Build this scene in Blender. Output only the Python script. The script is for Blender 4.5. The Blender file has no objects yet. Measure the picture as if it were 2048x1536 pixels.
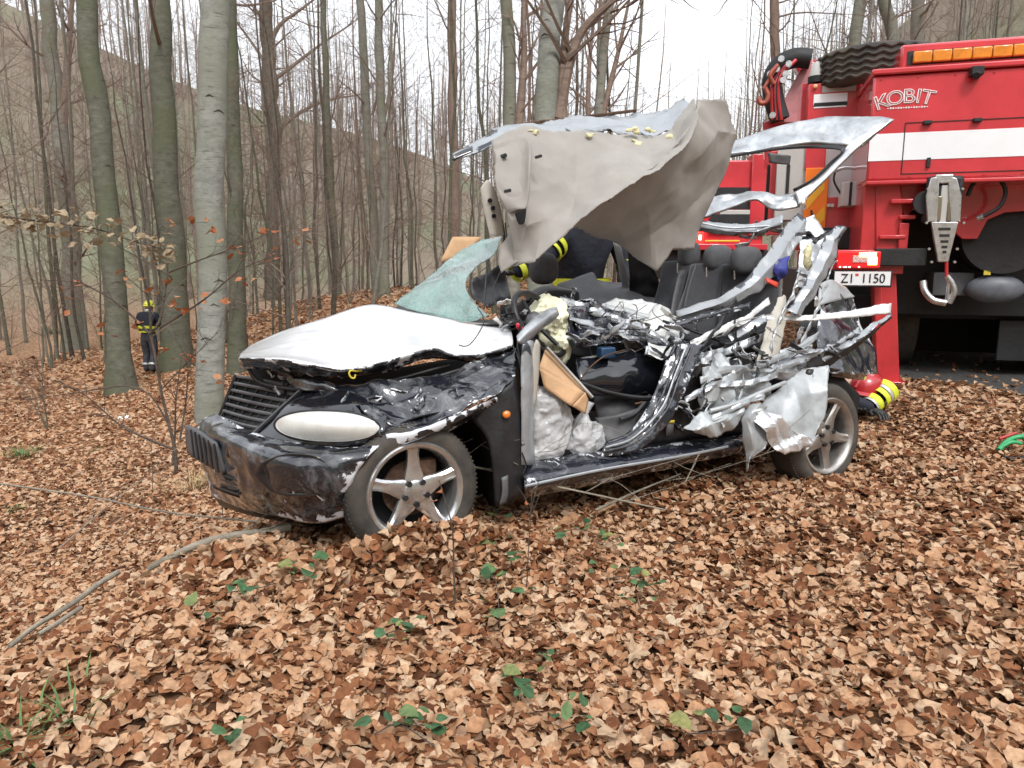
import bpy, math, random
import numpy as np
from mathutils import Vector, Matrix, noise
R = math.radians
random.seed(7); rng = np.random.default_rng(7)
sc = bpy.context.scene
COL = sc.collection
# ------------------------------------------------------------------ camera
CAM_H = 1.4; PITCH = R(9.5); F = 1480.0
cam = bpy.data.cameras.new('camera'); camo = bpy.data.objects.new('camera', cam); COL.objects.link(camo)
cam.sensor_fit = 'HORIZONTAL'; cam.sensor_width = 36.0; cam.lens = 36.0*F/2048.0
cam.clip_start = 0.05; cam.clip_end = 2000
camo.location = (0, 0, CAM_H); camo.rotation_euler = (R(90)-PITCH, 0, 0)
sc.camera = camo
# ------------------------------------------------------------------ overcast sky, soft sun, exposure
SUN_EL, SUN_AZ = R(50), R(165)
w = bpy.data.worlds.new('World'); sc.world = w; w.use_nodes = True
nt = w.node_tree; bg = nt.nodes['Background']
sky = nt.nodes.new('ShaderNodeTexSky'); sky.sky_type = 'NISHITA'; sky.sun_disc = False
sky.sun_elevation = SUN_EL; sky.sun_rotation = SUN_AZ; sky.air_density = 1.0; sky.dust_density = 4.0; sky.ozone_density = 1.0
hsv = nt.nodes.new('ShaderNodeHueSaturation'); hsv.inputs['Saturation'].default_value = 0.12
mixw = nt.nodes.new('ShaderNodeMix'); mixw.data_type = 'RGBA'; mixw.inputs['Factor'].default_value = 0.6
mixw.inputs[7].default_value = (7.4, 7.7, 8.2, 1)          # even cloud layer
nt.links.new(sky.outputs['Color'], hsv.inputs['Color']); nt.links.new(hsv.outputs['Color'], mixw.inputs[6])
nt.links.new(mixw.outputs[2], bg.inputs['Color']); bg.inputs['Strength'].default_value = 0.15
sun = bpy.data.lights.new('sun', 'SUN'); suno = bpy.data.objects.new('sun', sun); COL.objects.link(suno)
sun.energy = 1.3; sun.angle = R(14); sun.color = (1.0, 0.97, 0.93)
sd = Vector((math.sin(SUN_AZ)*math.cos(SUN_EL), math.cos(SUN_AZ)*math.cos(SUN_EL), math.sin(SUN_EL)))
suno.rotation_euler = sd.to_track_quat('Z', 'Y').to_euler()
sc.view_settings.view_transform = 'Standard'; sc.view_settings.look = 'None'
sc.view_settings.gamma = 1.0; sc.view_settings.use_curve_mapping = False
sc.view_settings.exposure = 0.74

# ------------------------------------------------------------------ geometry helpers
CP, SP = math.cos(PITCH), math.sin(PITCH)
O = Vector((0, 0, CAM_H))
def ray(px, py):
    a = (px-1024.0)/F; b = (py-768.0)/F
    return Vector((a, CP - b*SP, -SP - b*CP))       # unit step along the optical axis
def P(px, py, d): return O + ray(px, py)*d
U = Vector((2.32, 1.067, 0)).normalized(); W_ = Vector((-U.y, U.x, 0)); WF = Vector((-0.444, 3.223, 0))
def C(px, py, t):                                   # a point of the car, t metres in from its left flank
    D = ray(px, py); s = (t + (WF-O).dot(W_))/D.dot(W_)
    return O + D*s
TU = Vector((math.cos(R(17)), -math.sin(R(17)), 0)); TN = Vector((math.sin(R(17)), math.cos(R(17)), 0)); TK = Vector((3.23, 6.6, 0))
def T(px, py, b=0.0):                               # a point of the truck, b metres in front of its rear face
    D = ray(px, py); s = (b + (TK-O).dot(TN))/D.dot(TN)
    return O + D*s
# terrain ------------------------------------------------------------
_cp = [(0,0,0),(0,2,.0),(1.5,2,.02),(-1.2,2,0),(-1.9,2.3,-.02),(-1.0,3.2,.03),(-2.3,3.2,-.5),(-1.5,3.5,-.02),(-2.1,4.2,-.46),(-.44,3.2,.05),(1.9,4.25,.1),
 (.7,2.8,.04),(.8,3.6,.07),(3,4.5,.16),(3.4,6.2,.27),(5,6,.27),(6,8,.27),(4.5,10,.27),(2.2,7,.26),(0,7,.12),(-1.5,6,-.2),(-3,5,-.78),(-4,8,-.95),(-5,14,-1.05),
 (-9,17.5,-1.35),(-8,9,-1.25),(-12,25,-1.5),(0,15,.08),(-4,25,.3),(-7,26,.1),(0,30,.7),(8,30,.5),(6,15,.3),(12,12,.4),(-6,3,-1.2),(-2.8,2.2,-.55),(-3.6,3.2,-.85),(-20,30,-2.6),(3,1,.04),(-3.4,.5,-.75),(8,3,.2),(20,20,.8),(-16,10,-1.6)]
_X = np.array([c[:2] for c in _cp], float); _Z = np.array([c[2] for c in _cp], float)
_n = len(_cp); _A = np.zeros((_n+3, _n+3)); _A[:_n,:_n] = np.linalg.norm(_X[:,None]-_X[None], axis=2)
_A[:_n,_n] = 1; _A[:_n,_n+1:] = _X; _A[_n,:_n] = 1; _A[_n+1:,:_n] = _X.T
_S = np.linalg.solve(_A, np.concatenate([_Z, [0,0,0]]))
_ap = np.array([-70,-38,-27,-18,-5,5,11,16,22,27,35,70.]); _ah = np.array([48,44,35,28,20,10,11,17,30,41,53,60.])   # far hills, metres by bearing
def near_h(x, y):
    x = np.asarray(x, float); y = np.asarray(y, float); sh = x.shape; x = x.ravel(); y = y.ravel()
    out = np.zeros(len(x))
    for i in range(0, len(x), 20000):
        q = np.stack([x[i:i+20000], y[i:i+20000]], 1)
        d = np.linalg.norm(q[:,None]-_X[None], axis=2)
        out[i:i+20000] = d@_S[:_n] + _S[_n] + q@_S[_n+1:]
    return out.reshape(sh)
def height(x, y):
    x = np.asarray(x, float); y = np.asarray(y, float)
    r = np.hypot(x, y); az = np.degrees(np.arctan2(x, y))
    k = np.clip((r-30)/22, 0, 1); k = k*k*(3-2*k)
    rr = np.minimum(1.0, 34/np.maximum(r, 1e-3))
    hn = near_h(x*rr, y*rr)
    hill = np.interp(az, _ap, _ah); q = np.clip((r-45)/95, 0, 1)
    hf = -2.0 + hill*(q*q*(3-2*q)) + 0.8*np.sin(x*.11+1)*np.sin(y*.09)
    bump = .035*np.sin(x*1.7+.4)*np.sin(y*1.3+1.1) + .02*np.sin(x*4.1+y*2.3)
    return hn*(1-k) + hf*k + bump*np.clip(r/3, 0, 1)*np.where((x > 2.6) & (y > 5.6) & (r < 16), .25, 1)
def hz(x, y): return float(height(np.array([x]), np.array([y]))[0])
def G(px, py):
    D = ray(px, py); a = 0.8
    while a < 200:
        p = O + D*a
        if p.z <= hz(p.x, p.y): break
        a *= 1.03
    lo, hi = a/1.03, a
    for _ in range(18):
        m = (lo+hi)/2; p = O + D*m
        if p.z <= hz(p.x, p.y): hi = m
        else: lo = m
    return O + D*hi

def thing(name, label, cat, loc=(0,0,0), group=None):
    o = bpy.data.objects.new(name, None); COL.objects.link(o); o.location = loc; o.empty_display_size = .1
    o['label'] = label; o['category'] = cat
    if group: o['group'] = group
    return o
def tag(o, label=None, cat=None, group=None, kind=None):
    if label: o['label'] = label
    if cat: o['category'] = cat
    if group: o['group'] = group
    if kind: o['kind'] = kind
    return o
def origin(par):
    p = Vector((0,0,0))
    while par is not None: p = p + par.location; par = par.parent
    return p
def link(name, me, mat, par=None, smooth=True):
    o = bpy.data.objects.new(name, me); COL.objects.link(o)
    if mat is not None:
        for m in (mat if isinstance(mat, (list, tuple)) else [mat]): me.materials.append(m)
    if par is not None: o.parent = par
    if smooth: me.shade_smooth()
    return o
class MB:
    def __init__(s): s.v = []; s.f = []; s.mi = []; s.cur = 0
    def pts(s, vs): n = len(s.v); s.v += [tuple(v) for v in vs]; return n
    def face(s, *i): s.f.append(i); s.mi.append(s.cur)
    def tube(s, pts, rad, n=6, cap=True):
        pts = [Vector(p) for p in pts]
        if not isinstance(rad, (list, tuple)): rad = [rad]*len(pts)
        up = Vector((0,0,1)); base = None; last = None
        for i, p in enumerate(pts):
            d = (pts[min(i+1, len(pts)-1)] - pts[max(i-1, 0)])
            if d.length < 1e-9: d = Vector((0,0,1))
            d.normalize()
            if last is None: a = d.orthogonal().normalized()
            else:
                a = last - d*last.dot(d)
                a = a.normalized() if a.length > 1e-6 else d.orthogonal().normalized()
            last = a; b = d.cross(a)
            k = s.pts([p + (a*math.cos(6.28318*j/n) + b*math.sin(6.28318*j/n))*rad[i] for j in range(n)])
            if base is not None:
                for j in range(n): s.face(base+j, base+(j+1)%n, k+(j+1)%n, k+j)
            elif cap and n > 2: s.face(*[k+j for j in range(n-1, -1, -1)])
            base = k
        if cap: s.face(*[base+j for j in range(n)])
    def hexa(s, p):                                  # 8 corners: bottom ring then top ring
        k = s.pts(p)
        for q in ((3,2,1,0),(4,5,6,7),(0,1,5,4),(1,2,6,5),(2,3,7,6),(3,0,4,7)): s.face(*[k+i for i in q])
    def box(s, c, h, ax=None):
        ax = ax or (Vector((1,0,0)), Vector((0,1,0)), Vector((0,0,1))); c = Vector(c)
        s.hexa([c + ax[0]*h[0]*i + ax[1]*h[1]*j + ax[2]*h[2]*k for k in (-1,1) for i, j in ((-1,-1),(1,-1),(1,1),(-1,1))])
    def blob(s, c, ax, nu=16, nv=10, pw=1.0, amp=0, sc_=3, seed=0, ridge=0):
        c = Vector(c); k = None
        def sp(x): return math.copysign(abs(x)**pw, x)
        rows = []
        for i in range(nv+1):
            ph = math.pi*i/nv - math.pi/2; row = []
            for j in range(nu):
                th = 2*math.pi*j/nu
                d = ax[0]*sp(math.cos(ph))*sp(math.cos(th)) + ax[1]*sp(math.cos(ph))*sp(math.sin(th)) + ax[2]*sp(math.sin(ph))
                p = c + d
                if amp: p = p + d.normalized()*amp*noise.noise(p*sc_ + Vector((seed*7.3, 0, 0)))
                if ridge:
                    q = p*sc_ + Vector((seed*3.1, 0, seed)); p = p + d.normalized()*ridge*(1.0-2.2*abs(noise.noise(q*.9))-1.2*abs(noise.noise(q*2.1))-.7*abs(noise.noise(q*4.7)))
                row.append(p)
            rows.append(s.pts(row))
        for i in range(nv):
            for j in range(nu): s.face(rows[i]+j, rows[i]+(j+1)%nu, rows[i+1]+(j+1)%nu, rows[i+1]+j)
    def build(s, name, mat, par=None, smooth=True, bevel=0, off=None):
        o0 = origin(par) if off is None else Vector(off)
        me = bpy.data.meshes.new(name)
        me.from_pydata([(a-o0.x, b-o0.y, c-o0.z) for a, b, c in s.v], [], s.f); me.update()
        o = link(name, me, mat, par, smooth)
        if smooth: me.set_sharp_from_angle(angle=R(48))
        if any(s.mi): me.polygons.foreach_set('material_index', s.mi)
        if bevel:
            m = o.modifiers.new('bevel', 'BEVEL'); m.width = bevel; m.segments = 2; m.limit_method = 'ANGLE'; m.angle_limit = R(40)
            me.shade_smooth(); me.set_sharp_from_angle(angle=R(50))
        return o
def resample(pts, n, smooth):
    pts = [Vector(p) for p in pts]
    if len(pts) == 1: return [pts[0].copy() for _ in range(n)]
    L = [0]
    for a, b in zip(pts, pts[1:]): L.append(L[-1] + max((b-a).length, 1e-6))
    out = []
    for i in range(n):
        x = L[-1]*i/(n-1); k = 0
        while k < len(pts)-2 and L[k+1] < x: k += 1
        u = (x-L[k])/(L[k+1]-L[k]); a, b = pts[k], pts[k+1]
        if smooth and len(pts) > 2:
            p0 = pts[k-1] if k else a*2-b; p3 = pts[k+2] if k+2 < len(pts) else b*2-a
            out.append(.5*((2*a) + (b-p0)*u + (2*p0-5*a+4*b-p3)*u*u + (3*a-p0-3*b+p3)*u**3))
        else: out.append(a.lerp(b, u))
    return out
def sheet(name, rows, mat, par, nu=28, nv=14, smooth=True, amp=0.0, fs=6.0, thick=.006, seed=1, fn=C, rag=0.0, creases=True, bulge=0, ss=True, sharp=None, fine=0.0, fold=0.0, fl=.16):
    """A sheet of metal, cloth or plastic through rows of control points, dented by folded noise, with real thickness."""
    g = [resample([fn(*p) for p in r], nu, smooth) for r in rows]
    cols = [resample([g[i][j] for i in range(len(g))], nv, smooth) if len(g) > 1 else [g[0][j]] for j in range(nu)]
    A = [[cols[j][i] for j in range(nu)] for i in range(nv)]
    so = Vector((seed*3.17, seed*1.31, seed*5.77))
    B = []; E = []; rf = random.Random(seed*13+5); folds = []
    if fold:                                    # straight creases: tilted flat facets meeting in sharp ridges
        for k in range(3):
            dv_ = Vector((rf.gauss(0,1), rf.gauss(0,1), rf.gauss(0,1))).normalized(); folds.append((dv_/(fl*rf.uniform(.5,1.7)), rf.uniform(0,2), rf.uniform(.4,1.)))
    for i in range(nv):
        row = []
        for j in range(nu):
            p = A[i][j]
            du = A[i][min(j+1,nu-1)] - A[i][max(j-1,0)]; dv = A[min(i+1,nv-1)][j] - A[max(i-1,0)][j]
            n = du.cross(dv); n = n.normalized() if n.length > 1e-12 else Vector((0,-1,0))
            e = min(i, nv-1-i)/(nv-1), min(j, nu-1-j)/(nu-1)
            d = 0
            if amp:
                q = p*fs + so
                if creases:
                    d = amp*(1.3*abs(noise.noise(q*.6)) + .8*abs(noise.noise(q*1.3+so)) + .35*abs(noise.noise(q*2.9)) - .55)*1.6
                else: d = amp*(noise.noise(q*.6) + .45*noise.noise(q*1.5))
            if fine: d += fine*(abs(noise.noise(p*34+so))+.6*abs(noise.noise(p*71-so))-.4)
            for dv_, ph_, wt_ in folds: d += fold*wt_*.6*(abs((p.dot(dv_)+ph_+.9*noise.noise(p*3.5+so*wt_)) % 2 - 1)*2-1)
            if bulge: d += bulge*math.sin(math.pi*i/(nv-1))*math.sin(math.pi*j/(nu-1))
            p2 = p + n*d
            if rag and min(e) < 1e-6: p2 = p2 + noise.noise_vector(p*38+so)*rag + noise.noise_vector(p*11+so)*rag
            row.append(p2); E.append(max(0.0, 1-min(e[0]*(nv-1)/4., e[1]*(nu-1)/4.)))
        B += row
    o0 = origin(par)
    me = bpy.data.meshes.new(name)
    me.from_pydata([p-o0 for p in B], [], [(i*nu+j, i*nu+j+1, (i+1)*nu+j+1, (i+1)*nu+j) for i in range(nv-1) for j in range(nu-1)]); me.update()
    at = me.attributes.new('edge', 'FLOAT', 'POINT'); at.data.foreach_set('value', E)
    o = link(name, me, mat, par, ss)
    if sharp: me.set_sharp_from_angle(angle=R(sharp))
    if thick:
        m = o.modifiers.new('thickness', 'SOLIDIFY'); m.thickness = thick; m.offset = 0
    return o
def bar(name, pts, wd, mat, par, fn=C, n=8, smooth=True, k=24):
    m = MB(); q = resample([fn(*p) for p in pts], k, smooth)
    if isinstance(wd, (list, tuple)): wd = [float(np.interp(i/(k-1), np.linspace(0,1,len(wd)), wd)) for i in range(k)]
    m.tube(q, wd, n); return m.build(name, mat, par)

# ------------------------------------------------------------------ materials
def M(name, col, rough=.5, metal=0, coat=0, var=.0, vs=8, bump=0, bs=40, spec=.5, col2=None, emit=None, es=0, trans=0, alpha=1, dist=.02, sheen=0):
    m = bpy.data.materials.new(name); m.use_nodes = True; n = m.node_tree.nodes; l = m.node_tree.links; b = n['Principled BSDF']
    c = tuple(col)+(1,)
    b.inputs['Base Color'].default_value = c; b.inputs['Roughness'].default_value = rough; b.inputs['Metallic'].default_value = metal
    b.inputs['Coat Weight'].default_value = coat; b.inputs['Coat Roughness'].default_value = .06; b.inputs['Specular IOR Level'].default_value = spec
    b.inputs['Transmission Weight'].default_value = trans; b.inputs['Alpha'].default_value = alpha
    if sheen: b.inputs['Sheen Weight'].default_value = sheen
    if emit: b.inputs['Emission Color'].default_value = tuple(emit)+(1,); b.inputs['Emission Strength'].default_value = es
    tc = n.new('ShaderNodeTexCoord')
    if var or col2:
        nz = n.new('ShaderNodeTexNoise'); nz.inputs['Scale'].default_value = vs; nz.inputs['Detail'].default_value = 8; nz.inputs['Roughness'].default_value = .65
        l.new(tc.outputs['Object'], nz.inputs['Vector'])
        rp = n.new('ShaderNodeValToRGB'); e = rp.color_ramp.elements; e[0].position = .36; e[1].position = .66
        e[0].color = tuple(x*(1-var) for x in col)+(1,); e[1].color = (tuple(col2) if col2 else tuple(min(1, x*(1+var)) for x in col))+(1,)
        l.new(nz.outputs['Fac'], rp.inputs['Fac']); l.new(rp.outputs['Color'], b.inputs['Base Color'])
        mr = n.new('ShaderNodeMapRange'); mr.inputs[3].default_value = max(0, rough*.75); mr.inputs[4].default_value = min(1, rough*1.35)
        l.new(nz.outputs['Fac'], mr.inputs[0]); l.new(mr.outputs[0], b.inputs['Roughness'])
    if bump:
        n2 = n.new('ShaderNodeTexNoise'); n2.inputs['Scale'].default_value = bs; n2.inputs['Detail'].default_value = 6
        l.new(tc.outputs['Object'], n2.inputs['Vector']); bp = n.new('ShaderNodeBump'); bp.inputs['Strength'].default_value = bump; bp.inputs['Distance'].default_value = dist
        l.new(n2.outputs['Fac'], bp.inputs['Height']); l.new(bp.outputs['Normal'], b.inputs['Normal'])
    return m
def chipped(name, base, chip, amount, rough=.12, vs=14, coat=1.0, metal=0):
    """glossy paint torn off in patches, most along the torn edges"""
    m = M(name, base, rough, metal, coat); n = m.node_tree.nodes; l = m.node_tree.links; b = n['Principled BSDF']
    tc = n.new('ShaderNodeTexCoord'); nz = n.new('ShaderNodeTexNoise'); nz.inputs['Scale'].default_value = vs; nz.inputs['Detail'].default_value = 10; nz.inputs['Roughness'].default_value = .62; nz.inputs['Distortion'].default_value = .7
    n2 = n.new('ShaderNodeTexNoise'); n2.inputs['Scale'].default_value = vs*.22; n2.inputs['Detail'].default_value = 2
    l.new(tc.outputs['Object'], nz.inputs['Vector']); l.new(tc.outputs['Object'], n2.inputs['Vector'])
    at = n.new('ShaderNodeAttribute'); at.attribute_name = 'edge'
    def ma(op, a, bb):
        x = n.new('ShaderNodeMath'); x.operation = op
        for i, q in enumerate((a, bb)):
            if isinstance(q, float): x.inputs[i].default_value = q
            else: l.new(q, x.inputs[i])
        return x.outputs[0]
    s = ma('ADD', nz.outputs['Fac'], ma('MULTIPLY', at.outputs['Fac'], .18))
    s = ma('ADD', s, ma('MULTIPLY', n2.outputs['Fac'], .5))
    mr = n.new('ShaderNodeMapRange'); mr.inputs[1].default_value = 1.06-amount; mr.inputs[2].default_value = 1.08-amount; l.new(s, mr.inputs[0])
    mx = n.new('ShaderNodeMix'); mx.data_type = 'RGBA'; mx.inputs[6].default_value = tuple(base)+(1,); mx.inputs[7].default_value = tuple(chip)+(1,)
    l.new(mr.outputs[0], mx.inputs['Factor']); l.new(mx.outputs[2], b.inputs['Base Color'])
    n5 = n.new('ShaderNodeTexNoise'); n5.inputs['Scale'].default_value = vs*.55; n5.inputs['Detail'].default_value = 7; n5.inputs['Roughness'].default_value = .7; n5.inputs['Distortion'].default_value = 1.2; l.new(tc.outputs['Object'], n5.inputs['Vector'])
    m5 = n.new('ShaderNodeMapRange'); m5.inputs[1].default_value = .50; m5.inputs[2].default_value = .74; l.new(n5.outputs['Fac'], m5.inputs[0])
    x5 = n.new('ShaderNodeMix'); x5.data_type = 'RGBA'; x5.inputs[6].default_value = tuple(base)+(1,); x5.inputs[7].default_value = tuple(.72*q+.28*c for q, c in zip(base, chip))+(1,); l.new(m5.outputs[0], x5.inputs['Factor']); l.new(x5.outputs[2], mx.inputs[6])  # broad soft patches: scuffs and sky reflection painted into the base colour
    m2 = n.new('ShaderNodeMapRange'); m2.inputs[3].default_value = rough; m2.inputs[4].default_value = .45; l.new(mr.outputs[0], m2.inputs[0]); l.new(m2.outputs[0], b.inputs['Roughness'])
    m3 = n.new('ShaderNodeMapRange'); m3.inputs[3].default_value = coat; m3.inputs[4].default_value = 0; l.new(mr.outputs[0], m3.inputs[0]); l.new(m3.outputs[0], b.inputs['Coat Weight'])
    n4 = n.new('ShaderNodeTexNoise'); n4.inputs['Scale'].default_value = 9; n4.inputs['Detail'].default_value = 3; l.new(tc.outputs['Object'], n4.inputs['Vector'])
    bp = n.new('ShaderNodeBump'); bp.inputs['Strength'].default_value = .35; bp.inputs['Distance'].default_value = .03
    l.new(n4.outputs['Fac'], bp.inputs['Height']); l.new(bp.outputs['Normal'], b.inputs['Normal'])
    return m
# ------------------------------------------------------------------ ground: one sheet to the far hills
def ground_material():
    m = bpy.data.materials.new('forest_floor'); m.use_nodes = True; n = m.node_tree.nodes; l = m.node_tree.links; b = n['Principled BSDF']
    b.inputs['Roughness'].default_value = .95; b.inputs['Specular IOR Level'].default_value = .15
    ge = n.new('ShaderNodeNewGeometry')
    v = n.new('ShaderNodeTexVoronoi'); v.inputs['Scale'].default_value = 17; v.inputs['Randomness'].default_value = 1
    l.new(ge.outputs['Position'], v.inputs['Vector'])
    rp = n.new('ShaderNodeValToRGB'); e = rp.color_ramp.elements
    e[0].position = .1; e[0].color = (.035,.016,.009,1); e[1].position = .9; e[1].color = (.40,.25,.15,1)
    x = e.new(.5); x.color = (.15,.075,.04,1)
    rf = n.new('ShaderNodeValToRGB'); e = rf.color_ramp.elements
    e[0].position = .05; e[0].color = (.16,.07,.032,1); e[1].position = .95; e[1].color = (.54,.34,.20,1); x = e.new(.5); x.color = (.40,.205,.105,1)
    sp = n.new('ShaderNodeSeparateColor'); l.new(v.outputs['Color'], sp.inputs[0]); l.new(sp.outputs[0], rp.inputs['Fac'])
    # far meadow and wooded slopes
    nz = n.new('ShaderNodeTexNoise'); nz.inputs['Scale'].default_value = .045; nz.inputs['Detail'].default_value = 6; l.new(ge.outputs['Position'], nz.inputs['Vector'])
    r2 = n.new('ShaderNodeValToRGB'); e = r2.color_ramp.elements
    e[0].position = .46; e[0].color = (.24,.195,.15,1); e[1].position = .60; e[1].color = (.19,.205,.13,1)
    l.new(nz.outputs['Fac'], r2.inputs['Fac'])
    ln = n.new('ShaderNodeVectorMath'); ln.operation = 'LENGTH'; l.new(ge.outputs['Position'], ln.inputs[0])
    mr = n.new('ShaderNodeMapRange'); mr.inputs[1].default_value = 32; mr.inputs[2].default_value = 60; l.new(ln.outputs['Value'], mr.inputs[0])
    mx = n.new('ShaderNodeMix'); mx.data_type = 'RGBA'; mrn = n.new('ShaderNodeMapRange'); mrn.inputs[1].default_value = 8; mrn.inputs[2].default_value = 14; l.new(ln.outputs['Value'], mrn.inputs[0]); l.new(sp.outputs[0], rf.inputs['Fac'])
    mn_ = n.new('ShaderNodeMix'); mn_.data_type = 'RGBA'; l.new(mrn.outputs[0], mn_.inputs['Factor']); l.new(rp.outputs['Color'], mn_.inputs[6]); l.new(rf.outputs['Color'], mn_.inputs[7])
    l.new(mr.outputs[0], mx.inputs['Factor']); l.new(mn_.outputs[2], mx.inputs[6]); l.new(r2.outputs['Color'], mx.inputs[7])
    n3 = n.new('ShaderNodeTexNoise'); n3.inputs['Scale'].default_value = .9; n3.inputs['Detail'].default_value = 5; l.new(ge.outputs['Position'], n3.inputs['Vector'])
    mu = n.new('ShaderNodeMix'); mu.data_type = 'RGBA'; mu.blend_type = 'MULTIPLY'; mu.inputs['Factor'].default_value = .25
    l.new(mx.outputs[2], mu.inputs[6]); l.new(n3.outputs['Fac'], mu.inputs[7]); l.new(mu.outputs[2], b.inputs['Base Color'])
    bp = n.new('ShaderNodeBump'); bp.inputs['Strength'].default_value = .8; bp.inputs['Distance'].default_value = .03; l.new(v.outputs['Distance'], bp.inputs['Height']); l.new(bp.outputs['Normal'], b.inputs['Normal'])
    return m
_az = np.concatenate([np.linspace(-180,-60,25)[:-1], np.linspace(-60,60,181), np.linspace(60,180,25)[1:-1]])
_r = np.concatenate([np.linspace(.3,8,60), np.geomspace(8.2,40,60), np.geomspace(42,320,34)])
_AZ, _R = np.meshgrid(np.radians(_az), _r); _x = np.sin(_AZ)*_R; _y = np.cos(_AZ)*_R; _z = height(_x, _y)
_na, _nr = len(_az), len(_r)
_v = np.stack([_x.ravel(), _y.ravel(), _z.ravel()], 1); _v = np.concatenate([_v, [[0,0,hz(0,0)]]])
_f = [(i*_na+j, i*_na+(j+1)%_na, (i+1)*_na+(j+1)%_na, (i+1)*_na+j) for i in range(_nr-1) for j in range(_na)] + [(len(_v)-1, (j+1)%_na, j) for j in range(_na)]
_f = [tuple(reversed(q)) for q in _f]
me = bpy.data.meshes.new('ground'); me.from_pydata(_v.tolist(), [], _f); me.update()
ground = tag(link('ground', me, ground_material()), kind='structure')

# road under and behind the truck: follows the ground a few mm above it
ROAD = [(1830,760),(1900,775),(2000,800),(2300,880),(2900,900),(3000,700),(2300,690),(1900,700),(1700,712)]
def road_mask(x, y):                                  # signed: >0 on the asphalt
    # the road runs along the truck, its near edge 0.35 m behind the truck's rear
    dx = (np.asarray(x)-TK.x); dy = (np.asarray(y)-TK.y)
    a = dx*TN.x + dy*TN.y; c = dx*TU.x + dy*TU.y
    edge = .55 - .75*np.clip(c-.3, 0, 3) + .12*np.sin(c*3.1) + .07*np.sin(c*7.7+1)
    return np.minimum(a - edge, c + .15)
asphalt = M('asphalt', (.055,.053,.05), .85, var=.35, vs=30, bump=.5, bs=160, dist=.01)
gx, gy = 46, 60; rv = []
for i in range(gy):
    for j in range(gx):
        c = -.2 + 8.5*j/(gx-1); edge = float(.55 - .75*np.clip(c-.3,0,3) + .12*math.sin(c*3.1) + .07*math.sin(c*7.7+1)); a = edge + (22-edge)*(i/(gy-1))**1.6
        p = TK + TU*c + TN*a; rv.append((p.x, p.y, hz(p.x, p.y)+.012))
me = bpy.data.meshes.new('road'); me.from_pydata(rv, [], [(i*gx+j, i*gx+j+1, (i+1)*gx+j+1, (i+1)*gx+j) for i in range(gy-1) for j in range(gx-1)]); me.update()
road = tag(link('road', me, asphalt), kind='structure')

# ------------------------------------------------------------------ fallen leaves
def leaf_material(name, ramp, rough=.75):
    m = bpy.data.materials.new(name); m.use_nodes = True; n = m.node_tree.nodes; l = m.node_tree.links; b = n['Principled BSDF']
    b.inputs['Roughness'].default_value = rough; b.inputs['Specular IOR Level'].default_value = .3
    at = n.new('ShaderNodeAttribute'); at.attribute_name = 'tint'
    oi = n.new('ShaderNodeObjectInfo')
    ad = n.new('ShaderNodeMath'); ad.operation = 'ADD'; l.new(at.outputs['Fac'], ad.inputs[0])
    mo = n.new('ShaderNodeMath'); mo.operation = 'FRACT'; l.new(ad.outputs[0], mo.inputs[0]); l.new(oi.outputs['Random'], ad.inputs[1])
    rp = n.new('ShaderNodeValToRGB'); e = rp.color_ramp.elements; e[0].position = 0; e[0].color = ramp[0][1]+(1,)
    e[1].position = 1; e[1].color = ramp[-1][1]+(1,)
    for p_, c_ in ramp[1:-1]: x = e.new(p_); x.color = c_+(1,)
    l.new(mo.outputs[0], rp.inputs['Fac'])
    ge = n.new('ShaderNodeNewGeometry'); nz = n.new('ShaderNodeTexNoise'); nz.inputs['Scale'].default_value = 60; nz.inputs['Detail'].default_value = 4; l.new(ge.outputs['Position'], nz.inputs['Vector'])
    mr = n.new('ShaderNodeMapRange'); mr.inputs[1].default_value = .3; mr.inputs[2].default_value = .7; mr.inputs[3].default_value = .72; mr.inputs[4].default_value = 1.15; l.new(nz.outputs['Fac'], mr.inputs[0])
    mu = n.new('ShaderNodeVectorMath'); mu.operation = 'SCALE'; l.new(rp.outputs['Color'], mu.inputs[0]); l.new(mr.outputs[0], mu.inputs['Scale'])
    l.new(mu.outputs[0], b.inputs['Base Color'])
    tr = n.new('ShaderNodeBsdfTranslucent'); l.new(mu.outputs[0], tr.inputs['Color'])
    ms = n.new('ShaderNodeMixShader'); ms.inputs[0].default_value = .22; l.new(b.outputs[0], ms.inputs[1]); l.new(tr.outputs[0], ms.inputs[2]); l.new(ms.outputs[0], n['Material Output'].inputs['Surface'])
    return m
BROWN = [(0.,(.10,.034,.012)),(.12,(.235,.090,.037)),(.30,(.365,.170,.080)),(.56,(.455,.247,.131)),(.8,(.54,.332,.197)),(.95,(.61,.44,.295)),(1.,(.22,.10,.045))]
leaf_mat = leaf_material('dry_beech_leaf', BROWN)
pale_mat = leaf_material('pale_maple_leaf', [(0.,(.42,.28,.17)),(.6,(.55,.41,.28)),(1.,(.60,.48,.34))])
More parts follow.
